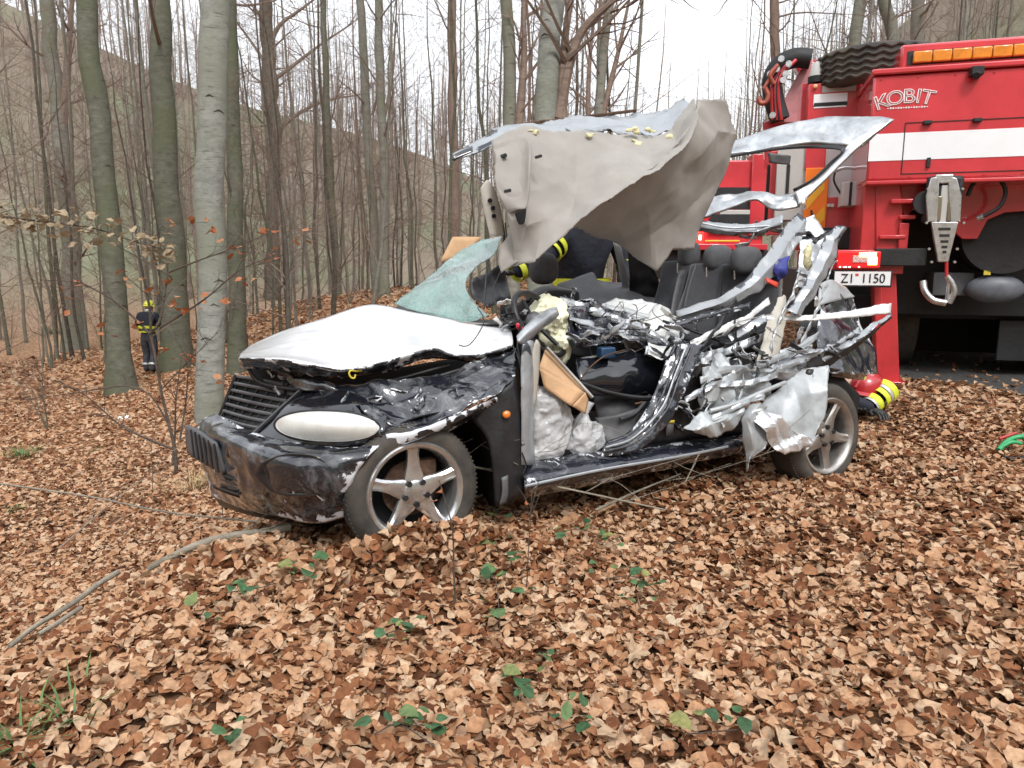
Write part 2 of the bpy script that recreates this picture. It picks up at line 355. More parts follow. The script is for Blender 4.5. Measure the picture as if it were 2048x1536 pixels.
def leaf_template(lod):
    if lod == 0:   # spine x edge outline of an ovate leaf
        u = [0,.22,.5,.78,1.]; hw = [0,.27,.33,.2,0]
        v = [(0,0)]; 
        for k in (1,2,3): v += [(u[k],-hw[k]),(u[k],0),(u[k],hw[k])]
        v.append((1,0)); f = [(0,1,2),(0,2,3),(1,4,5),(1,5,2),(2,5,6),(2,6,3),(4,7,8),(4,8,5),(5,8,9),(5,9,6),(7,10,8),(8,10,9)]
    elif lod == 3:   # finer ovate outline for the nearest leaves
        u = [.1,.26,.44,.62,.8,.92]; hw = [.14,.27,.335,.30,.19,.075]
        v = [(0,0)]
        for k in range(6): v += [(u[k],-hw[k]),(u[k],0),(u[k],hw[k])]
        v.append((1.04,0)); f = [(0,1,2),(0,2,3)]
        for k in range(5):
            a = 1+3*k; f += [(a,a+3,a+4),(a,a+4,a+1),(a+1,a+4,a+5),(a+1,a+5,a+2)]
        f += [(16,19,17),(17,19,18)]
    elif lod == 1:
        v = [(0,0),(.4,-.33),(.45,0),(.4,.33),(1,0)]; f = [(0,1,2),(0,2,3),(1,4,2),(2,4,3)]
    else:          # lobed maple leaf, fan round its centre
        a = np.radians([180,215,235,255,285,300,325,340,360,20,35,60,75,105,125,145]); r = np.array([.12,.4,.25,.55,.3,.62,.33,.5,.62,.5,.33,.62,.3,.55,.25,.4])
        v = [(.45,0)] + [(.45+.75*q*math.cos(t), .75*q*math.sin(t)) for q, t in zip(r, a)]
        f = [(0,i+1,(i+1)%16+1) for i in range(16)]
    return np.array(v, float), np.array(f, int)
def make_leaves(x, y, z, size, lod, tilt=.55, curl=1.0):
    V, Fc = leaf_template(lod); n = len(x); k = len(V)
    u = V[None,:,0]-.5; s = V[None,:,1]
    fold = rng.uniform(-.3,.65,(n,1))*curl; bend = rng.normal(0,.75,(n,1))*curl; tw = rng.normal(0,.7,(n,1))*curl; wav = rng.uniform(0,6.28,(n,1)); wd = rng.uniform(.85,1.25,(n,1))
    s = s*wd
    h = np.abs(s)*fold + bend*(u*u-.08) + tw*u*s + .07*curl*np.sin(u*9+wav)*np.sign(s)*(np.abs(s) > .01)
    cx = u*(1-.25*np.abs(bend)*u*u); 
    L = np.stack([cx, s*np.cos(fold*.6), h], 2)*size[:,None,None]
    yaw = rng.uniform(0,6.283,n); t1 = rng.normal(0,tilt,n); t2 = rng.normal(0,tilt*.7,n)
    def rot(L, a, i, j):
        c, q = np.cos(a)[:,None], np.sin(a)[:,None]; A, B = L[:,:,i].copy(), L[:,:,j].copy(); L[:,:,i] = A*c-B*q; L[:,:,j] = A*q+B*c
    rot(L,t1,0,2); rot(L,t2,1,2); rot(L,yaw,0,1)
    low = L[:,:,2].min(1)
    L += np.stack([x,y,z],1)[:,None,:]; 
    return L, Fc, k
def leaf_object(name, parts, mat):
    Vs, Fs, Ts, off = [], [], [], 0
    for L, Fc, k in parts:
        n = L.shape[0]; Vs.append(L.reshape(-1,3)); Fs.append((Fc[None]+np.arange(n)[:,None,None]*k+off).reshape(-1,3)); Ts.append(np.repeat(rng.beta(2.2,1.9,n)*.93, k)); off += n*k
    V = np.concatenate(Vs).astype(np.float32); Fa = np.concatenate(Fs).astype(np.int32); Tt = np.concatenate(Ts).astype(np.float32)
    me = bpy.data.meshes.new(name); me.vertices.add(len(V)); me.vertices.foreach_set('co', V.ravel())
    me.loops.add(Fa.size); me.loops.foreach_set('vertex_index', Fa.ravel()); me.polygons.add(len(Fa))
    me.polygons.foreach_set('loop_start', np.arange(0, Fa.size, 3, dtype=np.int32)); me.update(calc_edges=True)
    a = me.attributes.new('tint', 'FLOAT', 'POINT'); a.data.foreach_set('value', Tt)
    return link(name, me, mat, None, smooth=True)
# coloured mostly by the leaf's own random tint: single instance objects get theirs from Object Info
def wedge(n, r0, r1, a0=-58, a1=46):
    r = np.sqrt(rng.uniform(r0*r0, r1*r1, n)); a = np.radians(rng.uniform(a0, a1, n)); return np.sin(a)*r, np.cos(a)*r
def drop_road(x, y, keep=.12):
    m = road_mask(x, y); k = (m < 0) | (rng.random(len(x)) < keep*np.exp(-np.clip(m,0,9)*.9)*1.0 + .10*(np.sin(x*2.1)+np.sin(y*2.7+x) > .9)); return x[k], y[k]
bands = []; 
for dens, r0, r1, lod, sz in ((900,.5,1.35,1,.06),(2300,1.35,3.6,3,.0485),(1650,3.6,6.5,0,.049),(720,6.5,11,1,.062),(260,11,18,1,.085),(60,18,34,1,.15)):
    area = .5*R(104)*(r1*r1-r0*r0); x, y = wedge(int(dens*area), r0, r1); x, y = drop_road(x, y)
    zz = height(x, y) + rng.uniform(.004,.034,len(x))
    bands.append(make_leaves(x, y, zz, sz*np.clip(rng.lognormal(-.05,.32,len(x)),.35,1.8), lod, .40 if lod in (0,3) else .38, .95))
# drifts banked up against the bumper, the front wheel and the sill
dx_, dy_, dz_ = [], [], []
for (px, py, t, n, sp, hh) in ((640,1060,-.12,420,.16,.10),(480,1035,.25,420,.2,.10),(830,1105,-.10,900,.18,.20),(760,1105,-.10,500,.14,.17),(910,1095,-.09,500,.14,.17),(1150,1010,-.05,300,.25,.03),(1650,945,-.08,220,.14,.06),(400,1010,.6,300,.2,.08)):
    p = C(px, py, t); a = rng.normal(0, sp, n); bq = rng.normal(0, sp*.7, n)
    X = p.x + U.x*a + W_.x*bq; Y = p.y + U.y*a + W_.y*bq; dx_.append(X); dy_.append(Y)
    dz_.append(height(X, Y) + .01 + hh*rng.random(n)*np.exp(-(a*a/(2*sp*sp)+bq*bq/(2*(.7*sp)**2))*.6))
dx_ = np.concatenate(dx_); dy_ = np.concatenate(dy_); dz_ = np.concatenate(dz_)
bands.append(make_leaves(dx_, dy_, dz_, .06*rng.uniform(.6,1.3,len(dx_)), 0))
litter = leaf_object('leaf_litter', bands, leaf_mat)
tag(litter, 'thick brown litter of fallen beech leaves covering the forest floor', 'leaf litter', kind='stuff')
# the leaves that show largest lie on top, one object each, children of the ground
protos = []
for i in range(14):
    L, Fc, k = make_leaves(np.zeros(1), np.zeros(1), np.zeros(1), np.array([1.0]), 3 if i < 11 else 2, .12)
    me = bpy.data.meshes.new('fallen_leaf'); me.from_pydata(L[0].tolist(), [], Fc.tolist()); me.update()
    me.materials.append(leaf_mat if i < 11 else pale_mat); protos.append(me)
fx, fy = wedge(276, 1.55, 3.0, -40, 40)
for i in range(len(fx)):
    j = random.randrange(11) if random.random() < .94 else random.randrange(11, 14)
    o = bpy.data.objects.new('fallen_leaf', protos[j]); COL.objects.link(o); o.parent = ground
    o.location = (fx[i], fy[i], hz(fx[i], fy[i])+.034); s = random.uniform(.045,.075)*(1.35 if j > 10 else 1); o.scale = (s,s,s)
    o.rotation_euler = (random.gauss(0,.3), random.gauss(0,.3), random.uniform(0,6.28))
for px, py, s in ((1270,1330,.13),(1230,1490,.16),(170,1150,.13),(790,1210,.09),(150,1370,.12),(1560,1500,.09)):
    p = G(px, py); o = bpy.data.objects.new('fallen_leaf', protos[12]); COL.objects.link(o); o.parent = ground; o.location = (p.x, p.y, p.z+.045); o.scale = (s,)*3; o.rotation_euler = (.15,-.2,px)
# ------------------------------------------------------------------ trees
def bark(name, c1, c2, moss=None, scale=3.5, rings=True):
    m = bpy.data.materials.new(name); m.use_nodes = True; n = m.node_tree.nodes; l = m.node_tree.links; b = n['Principled BSDF']
    b.inputs['Roughness'].default_value = .85; b.inputs['Specular IOR Level'].default_value = .25
    ge = n.new('ShaderNodeNewGeometry'); mp = n.new('ShaderNodeMapping'); mp.inputs['Scale'].default_value = (1,1,2.2) if rings else (1,1,.18)
    l.new(ge.outputs['Position'], mp.inputs['Vector'])
    nz = n.new('ShaderNodeTexNoise'); nz.inputs['Scale'].default_value = scale; nz.inputs['Detail'].default_value = 9; nz.inputs['Roughness'].default_value = .8; l.new(mp.outputs[0], nz.inputs['Vector'])
    rp = n.new('ShaderNodeValToRGB'); e = rp.color_ramp.elements; e[0].position = .34; e[0].color = tuple(c1)+(1,); e[1].position = .68; e[1].color = tuple(c2)+(1,)
    l.new(nz.outputs['Fac'], rp.inputs['Fac']); col = rp.outputs['Color']
    if moss:
        n2 = n.new('ShaderNodeTexNoise'); n2.inputs['Scale'].default_value = .9; n2.inputs['Detail'].default_value = 7; l.new(ge.outputs['Position'], n2.inputs['Vector'])
        mr = n.new('ShaderNodeMapRange'); mr.inputs[1].default_value = .42; mr.inputs[2].default_value = .66; l.new(n2.outputs['Fac'], mr.inputs[0])
        mx = n.new('ShaderNodeMix'); mx.data_type = 'RGBA'; mx.inputs[7].default_value = tuple(moss)+(1,); l.new(mr.outputs[0], mx.inputs['Factor']); l.new(col, mx.inputs[6]); col = mx.outputs[2]
    # dark horizontal bark scars
    m2 = n.new('ShaderNodeMapping'); m2.inputs['Scale'].default_value = (2.2,2.2,17); l.new(ge.outputs['Position'], m2.inputs['Vector'])
    n3 = n.new('ShaderNodeTexNoise'); n3.inputs['Scale'].default_value = 1.6; n3.inputs['Detail'].default_value = 3; l.new(m2.outputs[0], n3.inputs['Vector'])
    r3 = n.new('ShaderNodeMapRange'); r3.inputs[1].default_value = .62; r3.inputs[2].default_value = .74; r3.inputs[3].default_value = 1; r3.inputs[4].default_value = .5; l.new(n3.outputs['Fac'], r3.inputs[0])
    sc_ = n.new('ShaderNodeVectorMath'); sc_.operation = 'SCALE'; l.new(col, sc_.inputs[0]); l.new(r3.outputs[0], sc_.inputs['Scale']); l.new(sc_.outputs[0], b.inputs['Base Color'])
    bp = n.new('ShaderNodeBump'); bp.inputs['Strength'].default_value = .9; bp.inputs['Distance'].default_value = .03; l.new(nz.outputs['Fac'], bp.inputs['Height']); l.new(bp.outputs['Normal'], b.inputs['Normal'])
    return m
BK = {'beech': bark('smooth_grey_beech_bark', (.15,.155,.135), (.33,.335,.305), (.20,.21,.165)),
      'moss': bark('mossy_beech_bark', (.062,.063,.046), (.16,.158,.122), (.095,.105,.062)),
      'grey': bark('grey_brown_bark', (.12,.115,.095), (.25,.24,.205), (.15,.155,.11)),
      'dark': bark('dark_brown_bark', (.05,.045,.035), (.12,.105,.085)),
      'pine': bark('reddish_pine_bark', (.12,.085,.068), (.25,.175,.14), None, 6, False)}
twig_mat = bark('twig_bark', (.13,.092,.072), (.26,.195,.155))
def grow(mb, p, d, L, r, depth, rnd, up=.25, sides=(5,4,3,3), kids=(5,4,0), seg=(6,4,3)):
    n = seg[min(depth, len(seg)-1)]; pts = [p.copy()]; q = p.copy(); dd = d.normalized()
    for i in range(n):
        dd = (dd + Vector((rnd.gauss(0,.16), rnd.gauss(0,.16), rnd.gauss(0,.12)+up*.22))).normalized(); q = q + dd*(L/n); pts.append(q.copy())
    rad = [max(.0016, r*(1-.82*i/n)) for i in range(n+1)]
    mb.tube(pts, rad, sides[min(depth, len(sides)-1)], cap=False)
    k = kids[depth] if depth < len(kids) else 0
    for j in range(k):
        a = rnd.uniform(.25,1.0)*n; i = min(int(a), n-1); b = pts[i].lerp(pts[i+1], a-i)
        ax = (pts[i+1]-pts[i]).normalized(); side = ax.orthogonal().normalized(); side.rotate(Matrix.Rotation(rnd.uniform(0,6.28), 3, ax))
        nd = ax*rnd.uniform(.5,1.0) + side*rnd.uniform(.5,1.0)
        grow(mb, b, nd, L*rnd.uniform(.3,.58), rad[i]*.55, depth+1, rnd, up, sides, kids, seg)
def tree_meshes(seed, H, r, first=.3, nb=18, kids=(5,4,0), wob=.05, blen=.2, sd=9, n=14, sides=(5,4,3,3), seg=(6,4,3)):
    rnd = random.Random(seed); tm = MB(); cm = MB(); pts = []; x = y = 0
    for i in range(n+1):
        h = H*i/n; pts.append(Vector((x, y, h))); x += rnd.gauss(0, wob*H/n); y += rnd.gauss(0, wob*H/n)
    pts.insert(1, pts[0].lerp(pts[1], .18)); pts[0].z -= .35
    rad = [r*1.6, r*1.1] + [r*(1-.85*(i/n)**1.15) for i in range(1, n+1)]
    tm.tube(pts, rad, sd)
    for j in range(nb):
        h = first + (1-first)*((j+rnd.random())/nb); a = h*n; i = min(int(a), n-1); b = pts[i+1].lerp(pts[min(i+2,n)], a-i) if i+2 <= n else pts[-1]
        az = rnd.uniform(0,6.28); el = rnd.uniform(.15,.95); L = H*blen*rnd.uniform(.45,1.2)*(1.15-h*.75)
        grow(cm, b, Vector((math.cos(az), math.sin(az), el)), L, max(.004, r*.30*(1.1-h)), 0, rnd, kids=kids, sides=sides, seg=seg)
    return tm, cm
def place(name, label, tmesh, cmesh, loc, rz, s, barkm, group=None, lean=(0,0)):
    t = thing(name, label, 'tree', loc, group); t.rotation_euler = (lean[0], lean[1], rz); t.scale = (s,s,s)
    a = bpy.data.objects.new('trunk', tmesh); b = bpy.data.objects.new('crown', cmesh)
    for o, mm in ((a, barkm), (b, twig_mat)):
        COL.objects.link(o); o.parent = t; o.material_slots[0].link = 'OBJECT'; o.material_slots[0].material = mm
    return t
def mesh_only(mb, name):
    me = bpy.data.meshes.new(name); me.from_pydata(mb.v, [], mb.f); me.update(); me.shade_smooth(); me.materials.append(None); return me
# --- named near trees: each a trunk through measured points, with its own limbs
def big_tree(name, label, base, tops, wpx, bk, limbs=(), seed=1, extra=8, H=17, flare=1.5, kids=(5,4,0), dist=None, tw=None, minh=2.5):
    b = G(*base) if dist is None else P(base[0], base[1], dist)
    if dist is not None: b.z = hz(b.x, b.y)
    d = (b-O).dot(Vector((0, CP, -SP)))
    rnd = random.Random(seed); t = thing(name, label, 'tree', b)
    def path(tp): return [P(px, py, d) for px, py in tp]
    pts = [b - Vector((0,0,.3)), b + Vector((0,0,.02))] + path(tops)
    r0 = wpx*.5/F*d; top = pts[-1]; dv = (pts[-1]-pts[-2]).normalized()
    while pts[-1].z < H: pts.append(pts[-1] + (dv + Vector((rnd.gauss(0,.04), rnd.gauss(0,.04), .15))).normalized()*1.6)
    pts2 = resample(pts, 34, True); L = len(pts2)
    rt = (tw or wpx*.85)*.5/F*d
    rad = []
    for q in pts2:
        h = max(0, q.z-b.z); k = h/(top.z-b.z)
        rr = r0 + (rt-r0)*min(k,1) if k <= 1 else rt*max(.12, 1-.9*(k-1)/max(1e-3, (H-b.z)/(top.z-b.z)-1))
        rad.append(rr*(1+(flare-1)*math.exp(-h*4/ max(.25, r0*6))))
    rad = [r_*(1+.05*noise.noise(q*2.3+Vector((seed,0,0)))+.03*noise.noise(q*7.0)) for r_, q in zip(rad, pts2)]
    pts2 = [q+Vector((noise.noise(q*.8+Vector((seed*3.,0,0))), noise.noise(q*.8+Vector((0,seed*5.,0))), 0))*r0*.35 for q in pts2]
    m = MB(); m.tube(pts2, rad, 18)
    tk = m.build('trunk', BK[bk], t)
    if d < 22:                                  # eyebrow shaped branch scars in the bark
        for _ in range(5 if d < 12 else 3):
            u_ = rnd.uniform(.06,.30)*(L-1); i = int(u_); c_ = pts2[i].lerp(pts2[i+1], u_-i); rr = rad[i]*1.0; to = (O-c_); to.z = 0; to.normalize(); sd_ = Vector((-to.y, to.x, 0)); a0 = rnd.uniform(-.7,.7); wv = rnd.uniform(.25,.6)
            m = MB(); m.tube([c_ + (to*math.cos(a0+a) + sd_*math.sin(a0+a))*rr*.995 + Vector((0,0,-abs(a)*rr*.5)) for a in np.linspace(-wv,wv,9)], [rr*.02+rr*.05*math.sin(math.pi*(k_+.5)/9) for k_ in range(9)], 6); m.build('branch_scar', BK['dark'], t)
    cm = MB()
    for lp, lw in limbs:
        q = resample(path(lp), 12, True); rr = lw*.5/F*d
        cm.tube(q, [max(.004, rr*(1-.7*i/11)) for i in range(12)], 7)
        for j in range(7):
            i = rnd.randrange(3, 12); dv2 = (q[i]-q[i-1]).normalized() + Vector((rnd.gauss(0,.6), rnd.gauss(0,.6), rnd.gauss(.1,.5)))
            grow(cm, q[i], dv2, rnd.uniform(.8,2.0), rr*.35, 1, rnd)
    zz = [i for i, q in enumerate(pts2) if q.z-b.z > minh]
    for j in range(extra):
        i = zz[int((j+rnd.random())/extra*len(zz))]; az = rnd.uniform(0,6.28)
        grow(cm, pts2[i], Vector((math.cos(az), math.sin(az), rnd.uniform(.1,.9))), rnd.uniform(1.5,3.6), max(.006, rad[i]*.22), 0, rnd, kids=kids)
    cm.build('crown', twig_mat, t)
    return t
big_tree('forked_tree', 'bare grey beech whose trunk forks into two stems, left of the walking firefighter', (152,702), [(150,640),(140,480),(128,330),(120,270),(103,130),(92,0)], 38, 'grey', [([(122,275),(132,180),(138,80),(150,-60)], 20)], 3, 9, tw=26)
big_tree('leaning_tree', 'mossy leaning beech trunk with roots spread in the leaves beside the walking firefighter', (248,785), [(241,720),(222,520),(205,320),(185,140),(172,0)], 43, 'moss', [], 4, 5, flare=1.7, tw=39, minh=7)
big_tree('mossy_tree', 'thick dark mossy beech trunk with a knot, right behind the walking firefighter', (356,735), [(352,640),(345,470),(332,280),(322,120),(318,0)], 52, 'moss', [], 5, 5, tw=40, minh=7.5)
big_tree('smooth_beech_tree', 'thick pale smooth grey beech trunk standing just beyond the grille of the wreck', (415,842), [(418,760),(422,560),(420,380),(428,190),(436,0)], 52, 'beech', [], 6, 4, tw=57, flare=1.15, minh=8)
big_tree('green_tree', 'narrow greenish beech trunk growing close behind the pale smooth trunk', (478,745), [(476,640),(472,470),(468,280),(462,120),(458,0)], 34, 'moss', [], 7, 5, tw=26, minh=7)
big_tree('branched_tree', 'dark tree with long spreading side limbs behind the hood of the wreck', (548,598), [(546,520),(550,380),(548,290),(538,130),(530,0)], 30, 'dark', [([(550,320),(520,290),(495,230),(482,180)], 9),([(552,265),(580,240),(640,205),(725,188)], 9),([(540,165),(575,140),(640,90),(700,50)], 9),([(540,90),(560,50),(600,20),(640,-10)], 10),([(548,345),(580,330),(620,318),(650,316)], 5),([(534,130),(500,80),(470,40),(450,10)], 7)], 8, 14, tw=26, minh=5)
big_tree('thin_green_tree', 'thin straight greenish trunk with a side twig, beside the dark limbed tree', (676,592), [(672,520),(662,380),(655,250),(650,120),(646,0)], 16, 'moss', [([(655,220),(690,270),(720,330),(760,380)], 4)], 9, 12, tw=12)
big_tree('curved_tree', 'slender slightly curved grey trunk with dark knots, left one of a close pair', (757,586), [(750,520),(745,400),(733,250),(728,120),(720,0)], 19, 'grey', [([(745,230),(757,180),(760,130),(765,90)], 6)], 10, 12, tw=16)
big_tree('paired_tree', 'slender straight grey trunk forking high up, right one of a close pair', (768,592), [(767,520),(768,400),(766,250),(760,120),(757,0)], 20, 'grey', [([(768,240),(785,150),(790,70),(795,-20)], 7)], 11, 12, tw=16)
big_tree('pine_tree', 'tall straight pine with reddish bark rising behind the windshield', (912,600), [(910,480),(908,330),(905,180),(904,80),(903,0)], 20, 'pine', [], 12, 12, dist=24, tw=17, minh=8)
big_tree('twin_stem_tree', 'grey beech with two trunks grown together behind the raised roof lining', (1026,600), [(1024,420),(1020,300),(1018,150),(1014,0)], 27, 'grey', [([(1030,330),(1042,200),(1048,100),(1046,-30)], 24)], 13, 10, dist=15, tw=24, minh=4)
big_tree('impact_tree', 'grey beech with torn bark and a dark crooked limb, standing right behind the wreck', (1078,600), [(1078,540),(1085,380),(1092,250),(1100,120),(1112,0)], 52, 'beech', [([(1115,240),(1128,170),(1140,120),(1165,60),(1210,15),(1250,-15)], 30),([(1118,330),(1124,250),(1122,170),(1132,60),(1150,-40)], 30)], 14, 5, dist=7.3, tw=42, flare=1.4, minh=4)
big_tree('leaning_pair_tree', 'three slim grey stems leaning to the right together, seen above the torn roof', (1190,600), [(1192,330),(1198,220),(1206,110),(1222,-10)], 20, 'grey', [([(1192,330),(1205,230),(1235,110),(1262,-20)], 17),([(1180,330),(1176,200),(1182,90),(1196,-20)], 14)], 15, 8, dist=17, tw=18, minh=5)
for i, (bx, tops, wpx, bk, lab) in enumerate((((1552,600), [(1552,300),(1550,110),(1549,0)], 20, 'pine', 'reddish pine trunk rising behind the crane of the fire truck'),
      ((1690,600), [(1695,300),(1708,100),(1722,0)], 26, 'grey', 'leaning grey trunk behind the spare tyre of the fire truck'),
      ((1800,600), [(1796,300),(1788,90),(1768,0)], 26, 'grey', 'grey trunk leaning to the left behind the amber light bar'),
      ((1838,600), [(1838,300),(1836,90),(1836,0)], 27, 'grey', 'straight grey trunk standing behind the amber light bar'))):
    big_tree('roadside_tree', lab, bx, tops, wpx, bk, [], 20+i, 22, dist=25+i, tw=wpx*.9, minh=3)
# --- the wood behind: slender trees, one object each
variants = []
for i in range(9):
    a, b = tree_meshes(100+i, random.uniform(13,19), random.uniform(.035,.085), random.uniform(.14,.30), 28, (5,4,0), .035, .25)
    variants.append((mesh_only(a, 'slender_trunk'), mesh_only(b, 'slender_crown')))
sapl = []
for i in range(6):
    a, b = tree_meshes(200+i, random.uniform(6,9), random.uniform(.025,.045), .10, 24, (5,4,0), .07, .28)
    sapl.append((mesh_only(a, 'sapling_trunk'), mesh_only(b, 'sapling_crown')))
def free(x, y):
    if math.hypot(x, y) < 13: return False
    c = Vector((x, y, 0))-TK; a = c.dot(TN); b = c.dot(TU)
    if -1.5 < b < 9 and -2 < a < 17: return False                     # the road and the truck
    if abs(x+9.7) < 1.2 and abs(y-17.5) < 3: return False
    s2 = Vector((x-3.6, y-13.5)); 
    if s2.length < 3.2: return False
    return True
rt = random.Random(5); cnt = 0
def where(px, r):
    if px < 380: return 'on the slope around the walking firefighter' if r < 30 else 'far down the slope on the meadow side'
    if px < 800: return 'behind the hood and windshield' if r < 30 else 'deep in the wood behind the hood'
    if px < 1240: return 'behind the peeled up roof lining' if r < 30 else 'deep in the wood behind the roof lining'
    return 'above the two fire vehicles'
KIND = {'grey':'grey barked','moss':'greenish mossy','dark':'dark brown','beech':'pale grey smooth','pine':'reddish barked'}
def spot(a, r, x, y):
    px = 1024 + math.tan(a)*F
    if not free(x, y): return None
    if px < 640 and r < 21: return None
    if 1245 < px < 1420 and r < 60: return None
    return px
while cnt < 125:
    a = R(rt.uniform(-54, 40)); r = math.sqrt(rt.uniform(17**2, 48**2)); x, y = math.sin(a)*r, math.cos(a)*r; px = spot(a, r, x, y)
    if px is None: continue
    v = rt.choice(variants); bk = rt.choice(('grey','grey','grey','moss','dark','beech','grey','pine'))
    place('slender_tree', 'slender %s bare tree standing %s' % (KIND[bk], where(px, r)), v[0], v[1], (x, y, hz(x, y)), rt.uniform(0,6.28), rt.uniform(.8,1.25), BK[bk], 'slender %s trees %s' % (KIND[bk], where(px, r)), (rt.gauss(0,.022), rt.gauss(0,.022))); cnt += 1
cnt = 0
while cnt < 112:
    a = R(rt.uniform(-54, 40)); r = math.sqrt(rt.uniform(14**2, 34**2)); x, y = math.sin(a)*r, math.cos(a)*r; px = spot(a, max(r, 21), x, y)
    if px is None: continue
    v = rt.choice(sapl); bk = rt.choice(('grey','dark','moss'))
    place('young_tree', 'thin young %s tree of the undergrowth %s' % (KIND[bk], where(px, r)), v[0], v[1], (x, y, hz(x, y)), rt.uniform(0,6.28), rt.uniform(.7,1.4), BK[bk], 'young %s trees %s' % (KIND[bk], where(px, r)), (rt.gauss(0,.06), rt.gauss(0,.06))); cnt += 1
# --- far wood on the slopes: one mass
fm = []
for i in range(5):
    a, b = tree_meshes(300+i, 15, .10, .12, 20, (4,2,0), .05, .26, 5, 6, (3,3,3), (3,2,1))
    V = np.array(a.v+b.v); Fs = [list(q) for q in a.f] + [[k+len(a.v) for k in q] for q in b.f]; fm.append((V, Fs))
Vs, Fl, off = [], [], 0; cnt = 0
while cnt < 860:
    a = R(rt.uniform(-60, 48)); r = math.sqrt(rt.uniform(46**2, 160**2)); x, y = math.sin(a)*r, math.cos(a)*r
    c = Vector((x, y, 0))-TK
    pass
    if a < R(-28) and r < 75 and rt.random() < .5: continue              # the meadow on the left stays open
    V, Fs = rt.choice(fm); z = rt.uniform(0,6.28); s = rt.uniform(.8,1.3); cz, sz = math.cos(z)*s, math.sin(z)*s
    Q = np.stack([V[:,0]*cz-V[:,1]*sz+x, V[:,0]*sz+V[:,1]*cz+y, V[:,2]*s+hz(x, y)], 1); Vs.append(Q)
    Fl += [tuple(k+off for k in q) for q in Fs]; off += len(V); cnt += 1
me = bpy.data.meshes.new('far_forest'); me.from_pydata(np.concatenate(Vs).tolist(), [], Fl); me.update()
far = link('far_forest', me, bark('far_wood_bark', (.20,.16,.135), (.32,.265,.225)))
tag(far, 'hazy brown mass of bare trees on the far slopes', 'forest', kind='stuff')
# ------------------------------------------------------------------ wrecked car
BLACK = M('black_car_paint', (.008,.009,.013), .12, 0, 1.0, bump=.25, bs=7, dist=.02)
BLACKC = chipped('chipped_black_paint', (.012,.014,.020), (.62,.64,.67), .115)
BLACKH = chipped('scraped_black_paint', (.012,.014,.020), (.60,.62,.66), .17, vs=9)
NAVY = chipped('scuffed_door_paint', (.012,.014,.022), (.55,.58,.62), .10, vs=18)
HOODM = M('hood_sky_reflection', (.76,.77,.79), .22, 0, .6, var=.03, vs=3, bump=.05, bs=4)  # bright sky reflected in the black hood, painted in as a white base colour
SILVER = M('torn_silver_metal', (.40,.42,.44), .34, .55, .15, var=.35, vs=7, bump=.12, bs=14, dist=.01)
SILVERP = M('silver_grey_primer', (.36,.38,.39), .42, .2, .15, var=.25, vs=5, bump=.1, bs=16, dist=.01)
GALV = chipped('scraped_body_metal', (.34,.36,.38), (.05,.055,.065), .11, .34, 9, .15, .35)
WHITEM = M('white_inner_panel', (.60,.61,.60), .4, 0, .2, var=.12, vs=9, bump=.2, bs=20, dist=.01)
FOIL = M('bright_bare_metal', (.72,.74,.76), .28, .7, 0, var=.25, vs=9, bump=.2, bs=18, dist=.01)
BEIGE = M('beige_headliner', (.285,.268,.245), .85, var=.10, vs=5, bump=.15, bs=90, dist=.004)
BEIGE2 = M('beige_trim_plastic', (.42,.395,.345), .55, var=.1, vs=8)
FOAM = M('yellow_foam', (.62,.58,.36), .9, bump=.5, bs=60)
SEAT = M('charcoal_seat_fabric', (.035,.036,.041), .9, var=.25, vs=30, bump=.35, bs=300, dist=.003, sheen=.3)
SEAT2 = M('dark_grey_seat_side', (.075,.077,.083), .8, var=.2, vs=20, bump=.2, bs=200, dist=.003)
PLASTIC = M('black_plastic', (.016,.016,.018), .45, var=.3, vs=12, bump=.1, bs=60)
GREYP = M('grey_plastic', (.09,.09,.095), .5, var=.2, vs=14)
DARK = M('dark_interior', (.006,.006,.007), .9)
RUBBER = M('dusty_tyre_rubber', (.028,.026,.024), .85, col2=(.085,.072,.058), vs=7, bump=.3, bs=70, dist=.006)
ALLOY = M('polished_alloy', (.60,.605,.61), .22, .85, .2, var=.18, vs=9, bump=.08, bs=30)
ALLOYD = M('dusty_alloy', (.42,.40,.38), .38, .85, 0, var=.2, vs=12)
RUST = M('rusty_iron', (.10,.055,.035), .8, .3, var=.5, vs=18, bump=.4, bs=50)
AIRBAG = M('airbag_cloth', (.78,.78,.58), .85, var=.08, vs=8, bump=.4, bs=18, dist=.02)
def lens_material():
    m = M('headlamp_lens', (.86,.88,.84), .08, 0, 1.0, var=.10, vs=6, alpha=.62); n = m.node_tree.nodes; l = m.node_tree.links
    wv = n.new('ShaderNodeTexWave'); wv.inputs['Scale'].default_value = 14; wv.inputs['Distortion'].default_value = 1.5; bp = n.new('ShaderNodeBump'); bp.inputs['Strength'].default_value = .1; bp.inputs['Distance'].default_value = .004
    tc = n.new('ShaderNodeTexCoord'); l.new(tc.outputs['Object'], wv.inputs['Vector']); l.new(wv.outputs['Fac'], bp.inputs['Height']); l.new(bp.outputs['Normal'], n['Principled BSDF'].inputs['Normal']); return m
LENS = lens_material()
AMBER = M('amber_plastic', (.75,.22,.03), .25, 0, .8, var=.2, vs=40)
YELLOW = M('yellow_plastic', (.62,.50,.06), .4)
